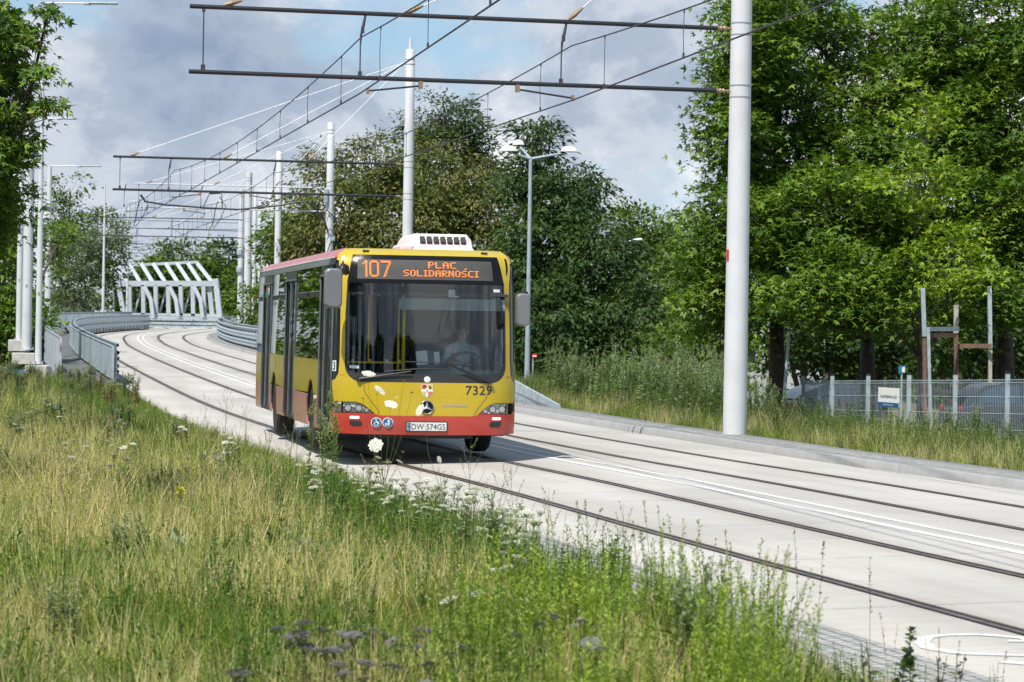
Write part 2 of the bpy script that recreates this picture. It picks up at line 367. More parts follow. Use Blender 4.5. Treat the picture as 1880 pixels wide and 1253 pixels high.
def ribbon(name, s0, s1, us, m, dz=0.0, ds=1.0, parent=None, crown=True, zs=None, **k):
    S = np.arange(s0, s1+ds, ds); S[-1] = s1; us = np.asarray(us, float)
    V = np.stack([rp(S, u, dz+(0 if zs is None else zs[i]), crown) for i, u in enumerate(us)], 1).reshape(-1, 3)
    UV = np.stack([np.repeat(S, len(us)), np.tile(us, len(S))], -1); w = len(us)
    i = (np.arange(len(S)-1)[:, None]*w+np.arange(w-1)[None]).ravel()
    return np_mesh(name, V, np.stack([i, i+1, i+1+w, i+w], -1), m, parent, uv=UV, **k)
S_END = SL[-1]
ribbon('road', 0, S_END, [-3.62, -3.55, -2.5, -1.5, -.5, 0, .5, 1.5, 2.5, 3.3, 3.92], MATS['road'], zs=[-.15]+[0]*10, kind='structure')
ribbon('sett_border', 0, s_at_Y(27), [-4.62, -4.56, -4.1, -3.56], MATS['setts'], zs=[-.1, .005, .005, .003], ds=.5, kind='structure')
ribbon('kerb', 0, S_END, [3.9, 3.925, 3.95, 4.14, 4.145], MATS['kerb_stone'], zs=[-.05, .105, .12, .122, .05], ds=1.0, kind='structure')
# kerb stone joints
jm = MB()
for s in np.arange(3, 90, 1.0):
    a, b = rp([s, s+.012], 3.947, .121), rp([s, s+.012], 4.14, .1235); c, d = rp([s, s+.012], 3.918, -.02), None
    jm.add([a[0], a[1], b[1], b[0], c[0], c[1]], [(0, 1, 2, 3), (4, 5, 1, 0)])
ribbon('pavement', 0, S_END, [4.14, 4.5, 4.95, 4.97], MATS['setts'], zs=[.115, .118, .12, .0], ds=.5, kind='structure')
ribbon('walkway', S80-2.5, s_at_Y(232), [-5.65, -5.6, -4.3, -4.0, -3.66], MATS['asphalt'], zs=[-.7, -.02, -.02, .05, .06], kind='structure')
# painted lines
ribbon('lane_marking', 0, S_END, [-.25, -.15], MATS['road_paint'], .004, kind='structure')
ribbon('lane_marking', 0, S_END, [.06, .16], MATS['road_paint'], .004, kind='structure')
# elongated pictogram on the near lane, low in the photo
def paint_loop(pts, w, name='road_marking'):
    mb = MB(); n = len(pts)
    L = [rp([s], u, .005)[0] for s, u in pts]
    return L
pic = MB()
def stroke(path, w):
    path = [np.array(p, float) for p in path]
    for i in range(len(path)-1):
        a, b = path[i], path[i+1]; d = b-a; d = d/np.linalg.norm(d); nn = np.array([-d[1], d[0]])*w/2
        q = [a-nn, b-nn, b+nn, a+nn]
        pic.add([rp([p[0]], p[1], .0045+i*.00001)[0] for p in q], [(0, 1, 2, 3)])
def ell(cs, cu, rs, ru, a0=0, a1=360, n=28): return [(cs+rs*math.cos(R(a0+(a1-a0)*i/n)), cu+ru*math.sin(R(a0+(a1-a0)*i/n))) for i in range(n+1)]
def px_su(px, py):
    p = gp(px, py, -.07); S, U = su(np.array([p.x]), np.array([p.y])); return float(S[0]), float(U[0])
EDGE = [px_su(*q) for q in [(1960, 1190), (1880, 1170), (1800, 1162), (1735, 1161), (1700, 1164), (1692, 1172), (1705, 1182), (1760, 1192), (1830, 1196), (1900, 1200)]]
stroke(EDGE, .10)
stroke([px_su(*q) for q in [(1850, 1174), (1900, 1176)]], .1)
stroke([px_su(*q) for q in [(1840, 1208), (1900, 1214), (1960, 1222)]], .11)
pic.build('road_marking', MATS['road_paint_worn'], kind='structure')
# tram rails: a groove rail in dark sealant, four of them
for u, lab in ((-2.5, 'leftmost tram rail, nearest the grass verge'), (-1.0, 'tram rail just left of the double white line, under the bus'), (1.0, 'tram rail just right of the double white line'), (2.5, 'rightmost tram rail, nearest the granite kerb')):
    p = rp([s_at_Y(20)], u)[0]
    r = empty('tram_rail', (0, 0, 0), label=lab, cat='tram rail', group='tram rails set in the concrete road')
    ribbon('sealant_strip', 0, S_END, [u-.075, u+.075], MATS['rail_seal'], .0035, parent=r)
    ribbon('rail_head', 0, S_END, [u-.055, u-.005], MATS['rail_steel'], .008, parent=r)
    ribbon('guard_lip', 0, S_END, [u+.035, u+.055], MATS['rail_steel'], .0075, parent=r)
# wall of the ramp below the walkway
# ------------------------------------------------------------------ overhead line: poles with cantilevers
def unit_right(s):
    a, b = rp([s, s], 0)[0], rp([s], 1, crown=False)[0]; return (Vector(b)-Vector(rp([s], 0, crown=False)[0])).normalized()
def ring(mb, c, r, h): mb.lathe([(r, -h/2), (r, h/2)], c, 20)
Z_LO, Z_UP = 5.95, 7.02            # arm heights above the road
POLES = []
def cantilever_pole(Y, xpx, top_px, r0, r1, label, arms=True, length=9.45, ztop=None, cable=False, detail=True, spike=False, base_u=None, group='white catenary poles on the right of the track', back=True, zoff=0.0, am='beam_black', ar=None):
    P = at(xpx, 600, Y); S, U = su(np.array([P.x]), np.array([P.y])); s = float(S[0]); zg = float(gz(P.x, P.y)); zr = float(rp([s], 0)[0][2])
    zt = ztop if ztop else at(xpx, top_px, Y).z
    ur = unit_right(s); ang = math.atan2(ur.y, ur.x)
    root = empty('catenary_pole', (P.x, P.y, zg), ang, label=label, cat='catenary pole', group=group)
    H = zt-zg; m = MB(); prof = [(r0*1.02, -.1), (r0, .05)]+[(r0+(r1-r0)*t, H*t) for t in (.25, .5, .75)]+[(r1, H), (r1*.96, H+.01)]
    m.lathe(prof, n=20); m.build('shaft', MATS['white_paint'], root, smooth='auto')
    if spike:
        m = MB(); m.lathe([(.055, H-.02), (.055, H+.36), (.03, H+.37)], n=10); m.build('tip', MATS['white_paint'], root, smooth='auto')
    if arms:
        for k, z in enumerate((Z_LO, Z_UP)):
            zz = z+zr-zg+zoff; m = MB()
            m.tube([(-.42, 0, zz), (-length, 0, zz)], ar or (.038 if Y < 60 else .040), 10); arm = m.build('arm', MATS[am], root, smooth='auto')
            m = MB(); m.tube([(-r1*.9, 0, zz), (-.30, 0, zz)], .022, 8); m.lathe([(.02, -.09), (.045, -.06), (.03, -.03), (.05, 0), (.03, .03), (.045, .06), (.02, .09)], (-.36, 0, zz), 10, Matrix.Rotation(R(90), 4, 'Y')); m.build('insulator', MATS['brass'], root)
            m = MB(); rr = r0+(r1-r0)*zz/H+.006
            for q in (-.10, .10):
                m = MB(); ring(m, (0, 0, zz+q), rr, .02); m.build('clamp_band', MATS['pole_band'], root, smooth='auto')
        zl, zu = Z_LO+zr-zg+zoff, Z_UP+zr-zg+zoff
        for q in (-.23, ):
            m = MB(); m.tube([(-length-q, 0, zu), (-length-q, 0, zl)], .012, 6); m.box((-length-q, 0, zl+.06), (.07, .05, .12)); m.box((-length-q, 0, zu-.04), (.05, .05, .08)); m.build('hanger_rod', MATS['wire_dark'], root)
        for off in TRK:
            x = off+(-float(U[0]))
            m = MB(); m.tube([(x, 0, zu-.02), (x-.03, 0, zu-.18), (x-.07, 0, zu-.36), (x-.08, 0, zu-.55), (x-.08, 0, zl)], [.02, .028, .022, .012, .012], 6)
            m.box((x-.08, 0, zl+.05), (.06, .05, .11)); m.box((x-.045, 0, zu-.28), (.05, .06, .10)); m.build('hanger_rod', MATS['wire_dark'], root)
            # steady arm reaching to the contact wire
            sg = 1 if off > 0 else -1
            a0 = (x+.95, 0, zl-.10) if sg < 0 else (x-.83, 0, zl-.10)
            a1 = (x+.05, -.05, zl-.22) if sg < 0 else (x+.12, -.05, zl-.22)
            m = MB(); m.tube([a0, a1], .018, 6); m.build('steady_arm', MATS['beam_black'], root)
            m = MB(); m.box((a0[0], 0, zl-.07), (.07, .06, .16)); m.build('steady_clamp', MATS['brass'], root)
            m = MB(); m.box(a1, (.05, .05, .1)); m.build('steady_clamp', MATS['brass'], root)
        # stays from the pole head to the upper arm
        if back:
            hz = min(H-.25, zu+2.6) if Y < 60 else H-.42
            for xx in (-length+.55, -length+3.6, -length+6.4):
                a = Vector((xx, 0, zu+.04)); b = Vector((-r1, 0, hz)); d = (b-a).normalized()
                m = MB(); m.tube([a+d*.30, b], .016 if Y > 60 else .011, 6); m.build('stay', MATS['stay_white'], root)
                m = MB(); m.tube([a, a+d*.08, a+d*.14, a+d*.32], [.02, .04, .045, .02], 8); m.build('stay_clamp', MATS['brass'], root)
            for q in (-.06, .10):
                m = MB(); ring(m, (0, 0, hz+q), r1+.012, .02); m.build('clamp_band', MATS['pole_band'], root, smooth='auto')
    POLES.append((Y, s, float(U[0]), root)); return root
TRK = (-1.72, 1.72)
g = 'white catenary poles along the right of the track'
p1 = cantilever_pole(46.9, 1352, -60, .205, .165, 'thick white tapered catenary pole in the weeds, nearest to the camera', length=9.45, ztop=11.6, group=g)
m = MB(); m.box((-.192, -.045, 3.15), (.02, .07, .19)); m.build('red_marker', MATS['red_paint'], p1)
p2 = cantilever_pole(91, 745.5, 92, .19, .155, 'white catenary pole with a thin spike on top, rising right behind the bus', length=9.75, spike=True, group=g)
p3 = cantilever_pole(125, 602, 226, .19, .165, 'white catenary pole with a tangle of black feeder cable, left of the spiked pole', length=8.9, group=g, zoff=.55, am='white_paint', ar=.03)
p4 = cantilever_pole(143, 508, 278, .20, .17, 'plain white pole standing free between the feeder cable pole and the far cluster', arms=False, group=g)
p5 = cantilever_pole(160, 453, 317, .215, .19, 'widest white pole of the far cluster at the end of the road barrier', length=9.2, group=g, ar=.03)
p6 = cantilever_pole(186, 440, 348, .20, .18, 'white pole of the far cluster with clamp boxes, leftmost of the cluster', length=8.6, group=g, ar=.028)
p7 = cantilever_pole(215, 465, 352, .17, .15, 'thin white pole of the far cluster, just right of the widest one', arms=False, group=g)
p8 = cantilever_pole(240, 474.5, 378, .15, .13, 'short white pole of the far cluster, seen just left of the bus roof', arms=False, group=g)
for zz in (4.3, 5.5):
    m = MB(); m.box((-.1, -.2, zz), (.34, .22, .42), bev=.04); m.build('clamp_box', MATS['galvanised'], p6)
# feeder cable tangle on pole 3
m = MB(); zc = 7.45-p3.location.z
def wig(pts, r, n=5): m.tube([Vector(q) for q in pts], r, n)
wig([(-.1, -.25, zc-1.3), (-.25, -.25, zc-.9), (-.7, -.25, zc-.25), (-1.1, -.25, zc+.02), (-1.6, -.2, zc-.03), (-2.4, -.15, zc-.2), (-4.2, -.15, zc-.42), (-5.6, -.15, zc-.38), (-7.5, -.15, zc-.28), (-8.4, -.15, zc-.15), (-8.6, -.15, zc+.15)], .045, 6)
wig([(.3, -.25, zc-1.25), (.28, -.28, zc-.8), (-.15, -.28, zc-.35), (-.35, -.28, zc-.55), (-.2, -.28, zc-1.2)], .03)
wig([(-.3, -.25, zc-1.5), (0, -.3, zc-1.2), (.3, -.25, zc-1.6), (0, -.28, zc-1.9), (-.2, -.28, zc-2.6)], .025)
for x0 in (-8.6, -5.1):
    wig([(x0, -.15, zc-.05), (x0-.12, -.15, zc-.4), (x0-.2, -.1, zc-1.0), (x0-.28, -.1, zc-1.25)], .022)
    wig([(x0+.05, -.15, zc+.15), (x0+.35, -.15, zc-.3), (x0+.1, -.1, zc-.9), (x0-.2, -.1, zc-1.3)], .018)
wig([(-5.0, -.15, zc+.32), (-5.5, -.15, zc+.28)], .05); wig([(-4.95, -.15, zc+.3), (-4.9, -.15, zc-.35)], .02); wig([(-5.5, -.15, zc+.28), (-5.75, -.15, zc-.3)], .02)
m.build('feeder_cable', MATS['beam_black'], p3)
m = MB(); m.box((.12, -.22, zc-1.65), (.2, .12, .2)); m.build('junction_box', MATS['galvanised'], p3)
m = MB(); m.box((-.2, -.2, zc+.3), (.2, .2, .7), bev=.05); m.build('junction_box', MATS['galvanised'], p3)

# contact and messenger wires, support to support
sup = [s_at_Y(1.0)]+[q[1] for q in POLES if q[3] in (p1, p2, p3, p5, p6)]+[s_at_Y(212), s_at_Y(240)]
STG = {0: (-2.7, -2.07), 1: (-.07, .10), 2: (.12, -.08)}
for ti, off in enumerate(TRK):
    root = empty('overhead_wire', (0, 0, 0), label=('overhead tram wires on the left, above the bus lane' if ti == 0 else 'overhead tram wires on the right, crossing the thick near pole'), cat='overhead wire', group='overhead tram wires')
    cw, mw, dr = MB(), MB(), []
    CP, MP = [], []
    for k, s in enumerate(sup):
        st = STG.get(k, (.1, -.1))[ti]; p = Vector(rp([s], off+st+( -.0), 0, crown=False)[0])
        z0 = p.z; CP.append(Vector((p.x, p.y, z0+Z_LO-.26))); MP.append(Vector((p.x, p.y, z0+Z_UP-.40)))
    cw.tube(CP[:2]+CP[2:], .0125, 6); 
    pts = []
    for k in range(len(MP)-1):
        a, b = MP[k], MP[k+1]; L = (b-a).length; sag = .42*(L/45)**2; n = 14
        for i in range(n+(k == len(MP)-2)):
            t = i/n; q = a.lerp(b, t); q.z -= 4*sag*t*(1-t); pts.append(q)
        nd = max(2, round(L/5.2))
        for i in range(nd):
            t = (i+.5)/nd; q = a.lerp(b, t); q.z -= 4*sag*t*(1-t); c = CP[k].lerp(CP[k+1], t); dr.append((q, c))
    mw.tube(pts, .011, 6)
    cw.build('contact_wire', MATS['wire_dark'], root); mw.build('messenger_wire', MATS['wire_dark'], root)
    for q, c in dr:
        d = MB(); mid = q.lerp(c, .5)+Vector((random.uniform(-.012, .012), 0, 0)); d.tube([q, mid, c], .0055, 5); d.tube([c, c+Vector((0, 0, .07))], .017, 5); d.tube([q-Vector((0, 0, .05)), q], .012, 5); d.build('dropper', MATS['wire_dark'], root)

# ------------------------------------------------------------------ left side poles, footings and lamps
def footing(px, py_top, py_bot, px0, px1, Y, label):
    a, b = at(px0, py_top, Y), at(px1, py_bot, Y); w = b.x-a.x; h = a.z-b.z
    m = MB(); m.box((0, 0, -h/2), (w, w*1.15, h), bev=.02)
    return m.build('pole_footing', MATS['concrete_block'], tag_loc := None, label=label, cat='concrete footing', group='concrete footings on the left') , Vector(((a.x+b.x)/2, Y+w*.55, a.z))
def place_footing(*a):
    o, c = footing(*a); o.location = c; return c
def plain_pole(name, px, py_top, py_bot, Y, r0, r1, label, cat, group=None, flange=True):
    b = at(px, py_bot, Y); root = empty(name, b, label=label, cat=cat, group=group); H = at(px, py_top, Y).z-b.z
    m = MB(); m.lathe([(r0, 0), (r0, .02)]+[(r0+(r1-r0)*t, H*t) for t in (.25, .5, .75)]+[(r1, H)], n=18); m.build('shaft', MATS['white_paint'], root, smooth='auto')
    if flange:
        m = MB(); m.lathe([(r0*1.5, 0), (r0*1.5, .03), (r0*1.08, .035)], n=18)
        for k in range(6): m.box((r0*1.3*math.cos(k*1.05), r0*1.3*math.sin(k*1.05), .06), (.03, .03, .07))
        m.build('base_flange', MATS['white_steel'], root)
    m = MB(); m.box((0, -r0*.98, 2.2), (.05, .02, .09)); m.build('access_cover', MATS['pole_band'], root)
    return root, H
place_footing(0, 648, 670, 22, 64, 93, 'concrete footing block under the thick white pole on the left')
place_footing(0, 624, 646, 15, 48, 98, 'concrete footing block half hidden behind the nearer one')
place_footing(0, 671, 705, 46, 86, 84, 'pale concrete footing block under the slim lamp post, nearest on the left')
gp_, gh_ = plain_pole('catenary_pole', 48.5, 200, 643, 93.4, .175, .15, 'thick white pole on a concrete footing, partly hidden by the left tree', 'catenary pole', 'thick white poles on the left')
m = MB(); m.lathe([(.02, -.30), (.16, -.26), (.25, -.12), (.28, .02), (.24, .16), (.13, .26), (.02, .29)], (0, 0, gh_+.1), 16); m.build('round_cap', pm('globe_glass', (.50, .52, .49), .35), gp_, smooth=True)
plain_pole('catenary_pole', 34.5, 215, 626, 98.6, .115, .10, 'slimmer white pole standing behind the thick one on the left', 'catenary pole', 'thick white poles on the left')
lp, H = plain_pole('lamp_post', 70, 6, 669, 84.6, .105, .05, 'slim white lamp post with a long arm, nearest on the left', 'lamp post', 'slim white lamp posts')
def lamp_arm(root, H, px_len, Y, dz=0.0, r=.03):
    L = px_len*Y/F_PX; m = MB(); m.tube([(0, 0, H-.03+dz), (.05, 0, H+.0+dz), (L*.66, 0, H+.02+dz)], r, 8); m.build('arm', MATS['white_paint'], root)
    m = MB(); m.box((L*.82, 0, H+.02+dz), (L*.40, .22, .07), bev=.03); m.box((L*.60, 0, H+.0+dz), (L*.10, .10, .08), bev=.02); m.build('lamp_head', MATS['galvanised'], root)
lamp_arm(lp, H, 134, 84.6)
m = MB(); m.tube([(.10, 0, H-.02), (.10, 0, H-.55), (.02, 0, H-.60)], .02, 6); m.build('brace', MATS['white_paint'], lp)
lp2, H2 = plain_pole('lamp_post', 87, 305, 580, 134, .16, .11, 'white post with a short arm, standing behind the outer railing', 'lamp post', 'slim white lamp posts')
lamp_arm(lp2, H2, 92, 134)
for q in (3.0, 2.1):
    m = MB(); m.lathe([(.22, 0), (.26, .1), (.22, .3)], (0, 0, H2-q), 10); m.build('clamp_box', MATS['galvanised'], lp2)
lp3, H3 = plain_pole('lamp_post', 189, 338, 577, 205, .11, .06, 'very slim white lamp post in front of the left tree beside the bridge', 'lamp post', 'slim white lamp posts')
lp4, H4 = plain_pole('lamp_post', 233, 370, 580, 226, .11, .06, 'very slim white lamp post in front of the bridge ribs', 'lamp post', 'slim white lamp posts')
lamp_arm(lp4, H4, 50, 226)
# a lamp head reaching out at mid height on the left behind the near post
lp5, H5 = plain_pole('lamp_post', 55, 218, 640, 112, .10, .06, 'white lamp post half hidden by leaves, its arm lower than the near one', 'lamp post', 'slim white lamp posts')
lamp_arm(lp5, H5, 78, 112, r=.03)

# ------------------------------------------------------------------ barriers and railings
def road_barrier(s0, s1, u, label, rails, posts=2.0, wall=0.0, faceL=True, mesh=True):
    root = empty('road_barrier', (0, 0, 0), label=label, cat='road barrier', group='steel road barriers beside the road')
    sgn = 1 if faceL else -1; S = np.arange(s0, s1, 1.0)
    def beam(zc, h, d):          # W profile beam
        prof = [(0, -h/2), (d, -h/2+.04), (d, -h/2+.10), (d*.25, -.02), (d*.25, .02), (d, h/2-.10), (d, h/2-.04), (0, h/2), (-.015, h/2), (-.015, -h/2)]
        n = len(prof); V = np.stack([rp(S, u-sgn*a, zc+b, crown=False) for a, b in prof], 1).reshape(-1, 3)
        i = (np.arange(len(S)-1)[:, None]*n+np.arange(n)[None]).ravel(); j = (np.arange(len(S)-1)[:, None]*n+(np.arange(n)[None]+1) % n).ravel()
        np_mesh('beam', V, np.stack([i, j, j+n, i+n], -1), MATS['galvanised'], root)
    for zc, h, d in rails: beam(zc, h, d)
    for s in np.arange(s0+.1, s1, posts):
        p = rp([s], u+sgn*.06, crown=False)[0]; m = MB(); zt = max(r[0]+r[1]/2 for r in rails)
        m.box((0, 0, zt/2-.1), (.10, .08, zt+.2)); o = m.build('post', MATS['galvanised_dark'], root); o.location = p; o.rotation_euler.z = heading(s)
    return root
def slat_panel(s0, s1, u, z0, z1, root, name='slat_panel', pitch=.13, mt='mesh_steel', top=True):
    m = MB()
    for s in np.arange(s0, s1, pitch):
        p = Vector(rp([s], u, crown=False)[0]); m.box((p.x, p.y, p.z+(z0+z1)/2), (.012, .055, z1-z0), rz=heading(s))
    o = m.build(name, MATS[mt], root)
    if top:
        S = np.arange(s0, s1+.5, 1.0); pts = [Vector(q) for q in rp(S, u, z1, crown=False)]; m = MB(); m.tube(pts, .03, 8); m.build('handrail', MATS['galvanised'], root)
        m = MB(); m.tube([Vector(q) for q in rp(S, u, z0, crown=False)], .02, 6); m.build('bottom_rail', MATS['galvanised'], root)
sL0, sL1 = s_at_Y(79), s_at_Y(219)
b1 = road_barrier(sL0+1.5, sL1, -3.80, 'steel barrier with beams along the left road edge, curving away to the bridge', [(.33, .30, .07), (.72, .30, .07), (1.02, .10, .05)], faceL=False)
# near end: slatted galvanised screen in front of the beams
r1_ = empty('railing', (0, 0, 0), label='galvanised slatted screen between road and footway, ending nearest at the grass', cat='railing', group='railings of the footway')
slat_panel(sL0, sL0+40, -3.98, .06, 1.0, r1_, pitch=.075)
slat_panel(sL0+40, sL1, -3.98, .06, 1.0, r1_, pitch=.16)
for s in (sL0, sL0+.9, sL0+15): 
    p = rp([s], -3.98, crown=False)[0]; m = MB(); m.box((0, 0, .48), (.07, .07, 1.05)); o = m.build('post', MATS['galvanised'], r1_); o.location = p; o.rotation_euler.z = heading(s)
m = MB(); 
for k, zz in enumerate((.72, .40, .12)): m.box((0, 0, zz), (.09, .5, .07))
m.box((0, .2, .42), (.05, .05, .66))
o = m.build('end_bracket', MATS['white_steel'], r1_); o.location = rp([sL0+.45], -3.85, crown=False)[0]; o.rotation_euler.z = heading(sL0)
# outer footway railing with pale infill panels
r2_ = empty('railing', (0, 0, 0), label='outer footway railing with pale slats and dark posts, behind the slim lamp post', cat='railing', group='railings of the footway')
sO = s_at_Y(79.5)
slat_panel(sO, sO+9, -5.45, .08, 1.22, r2_, pitch=.075, mt='white_steel')
slat_panel(sO+9, s_at_Y(225), -5.45, .08, 1.22, r2_, pitch=.15, mt='galvanised')
for s in np.arange(sO, s_at_Y(225), 2.6):
    p = rp([s], -5.45, crown=False)[0]; m = MB(); m.box((0, 0, .6), (.06, .12, 1.25)); o = m.build('post', MATS['white_steel'] if s > sO+1 else MATS['white_steel'], r2_); o.location = p; o.rotation_euler.z = heading(s)
# right barrier: beams plus sloping end terminals
sR0 = s_at_Y(66)
b2 = road_barrier(sR0, s_at_Y(208), 4.55, 'steel barrier along the right road edge, running behind the bus down to the weeds', [(.30, .30, .07), (.68, .30, .07), (1.0, .14, .05)], faceL=True)
for dz0, dz1 in ((.75, .02), (.40, -.1)):
    a = Vector(rp([sR0+.2], 4.5, dz0, crown=False)[0]); b = Vector(rp([sR0-7.0], 4.85, dz1, crown=False)[0]); c = a.lerp(b, .5)+Vector((0, 0, .05))
    m = MB(); d = (b-a)
    m.add([a+Vector((0, 0, .15)), b+Vector((0, 0, .12)), b-Vector((0, 0, .12)), a-Vector((0, 0, .15)), a+Vector((.06, 0, .15)), b+Vector((.06, 0, .12)), b+Vector((.06, 0, -.12)), a+Vector((.06, 0, -.15))],
          [(0, 1, 2, 3), (7, 6, 5, 4), (0, 4, 5, 1), (3, 2, 6, 7), (0, 3, 7, 4), (1, 5, 6, 2)]); m.build('end_terminal', MATS['galvanised'], b2)
slatroot = empty('railing', (0, 0, 0), label='fine barred railing on the right of the road where it curves to the bridge', cat='railing', group='railings of the footway')
slat_panel(s_at_Y(118), s_at_Y(206), 4.9, .1, 1.12, slatroot, pitch=.2, mt='galvanised')
# railing across the far bend in front of the bridge
rb = empty('road_barrier', (0, 0, 0), label='grey barrier crossing the far end of the road in front of the white bridge', cat='road barrier', group='steel road barriers beside the road')
A, B = at(262, 585, 236), at(432, 592, 228)
for dz, h in ((0.0, .10), (-.28, .22), (-.58, .22)):
    m = MB(); a, b = A+Vector((0, 0, dz)), B+Vector((0, 0, dz)); ang = math.atan2(b.y-a.y, b.x-a.x); m.box((a+b)/2, ((b-a).length, .08, h), rz=ang); m.build('beam', MATS['galvanised'], rb)
for k in range(12):
    p = A.lerp(B, (k+.5)/12); m = MB(); m.box(p+Vector((0, .05, -.5)), (.08, .08, 1.1)); m.build('post', MATS['galvanised_dark'], rb)
m = MB()
for k in range(60):
    p = A.lerp(B, (k+.5)/60)+Vector((0, .5, .12)); m.box(p, (.03, .03, .42))
m.build('slat_panel', MATS['mesh_steel'], rb)
m = MB(); a, b = A+Vector((0, .5, .34)), B+Vector((0, .5, .34)); m.tube([a, b], .04, 6); m.build('handrail', MATS['galvanised'], rb)

# ------------------------------------------------------------------ white bridge
br = empty('bridge', (at(300, 590, 242).x, 242, 0), label='white steel truss bridge with leaning ribs at the end of the road', cat='bridge')
YB = 242
def bp(px, py, dy=0.0):
    p = at(px, py, YB+dy); return Vector((p.x-br.location.x, p.y-YB, p.z))
def slab(mb, a, b, w, t, yaw=None):
    """beam from a to b, w wide in the picture plane, t deep"""
    a, b = Vector(a), Vector(b); d = (b-a).normalized(); n = Vector((0, 1, 0)); s = d.cross(n).normalized()
    vs = []
    for p in (a, b):
        for q, r_ in ((-1, -1), (1, -1), (1, 1), (-1, 1)): vs.append(p+s*q*w/2+n*r_*t/2)
    mb.add(vs, [(0, 1, 2, 3), (7, 6, 5, 4), (0, 4, 5, 1), (1, 5, 6, 2), (2, 6, 7, 3), (3, 7, 4, 0)])
kp = 1/20.7   # metres per photo pixel at the bridge
m = MB(); slab(m, bp(195, 521), bp(402, 521), 10*kp, .5); slab(m, bp(150, 580), bp(412, 583), 12*kp, .5); m.build('lower_chord', MATS['white_steel'], br)
m = MB(); slab(m, bp(228, 488, 5), bp(363, 481.5, 5), 5*kp, .4); m.build('upper_chord', MATS['white_steel'], br)
xs_top = [212, 236, 259, 281, 304, 325, 345, 362]; xs_bot = [236, 261, 284, 307, 330, 352, 372, 394]
for a, b in zip(xs_top, xs_bot):
    m = MB(); slab(m, bp(a, 483.5 if a > 230 else 494, 5), bp(b, 524, 0), 6.5*kp, .45); m.build('rib', MATS['white_steel'], br)
for k, x in enumerate([236, 261, 284, 307, 330, 352, 372]):
    m = MB(); slab(m, bp(x+2, 524, .1), bp(x+3, 582, .1), 7*kp, .7); m.build('post', MATS['white_steel'], br)
    if k % 2 == 1:
        m = MB(); slab(m, bp(x+4, 526, -.5), bp(x+16, 550, -.6), 6.5*kp, .4); slab(m, bp(x+16, 549, -.6), bp(x+20, 584, -.7), 6.5*kp, .4); m.build('brace', MATS['white_steel'], br)
        m = MB(); slab(m, bp(x-1, 528, .5), bp(x-14, 575, .6), 3*kp, .3); m.build('brace', MATS['white_steel'], br)
m = MB(); slab(m, bp(396, 512, -.6), bp(404, 585, -.8), 9*kp, .9); m.build('end_post', MATS['white_steel'], br)
m = MB(); slab(m, bp(384, 524, .3), bp(390, 582, .3), 8*kp, .5); m.build('end_post', MATS['white_steel'], br)
for x0, x1, w in ((183, 191, 11), (176, 180, 9), (172, 158, 10), (214, 229, 8), (204, 206, 9), (146, 140, 6)):
    m = MB(); slab(m, bp(x0, 505 if x0 > 180 else 528, -.4), bp(x1, 584, -.6), w*kp, .6); m.build('end_post', MATS['white_steel'], br)
m = MB(); slab(m, bp(160, 520, .2), bp(200, 519, .2), 8*kp, .5); m.build('lower_chord', MATS['white_steel'], br)

# far overhead gantries over the bridge approach: thin cross spans seen as fine lines
for i, (y0, y1, x0, x1, Y) in enumerate([(417, 425, 175, 436, 235), (434, 436, 215, 436, 250), (447, 452, 222, 434, 262), (458, 462, 230, 433, 275), (465, 470, 240, 433, 290), (402, 410, 150, 437, 222)]):
    a, b = at(x0, y0, Y), at(x1, y1, Y); m = MB(); m.tube([a, b], .026, 5)
    r_ = empty('cross_span', (0, 0, 0), label='thin dark cross wire high over the far road, %s' % ['fifth from the bottom', 'fourth from the bottom', 'third from the bottom', 'second from the bottom', 'lowest, near the bridge top', 'topmost of the far bunch'][i], cat='overhead wire', group='cross wires over the far bend')
    m.build('span_wire', MATS['wire_dark'], r_)
    m = MB()
    for t in (.3, .62, .8):
        m = MB(); c = a.lerp(b, t); m.tube([c, c+Vector((0, 0, -.7))], .02, 4); m.build('hanger_rod', MATS['wire_dark'], r_)

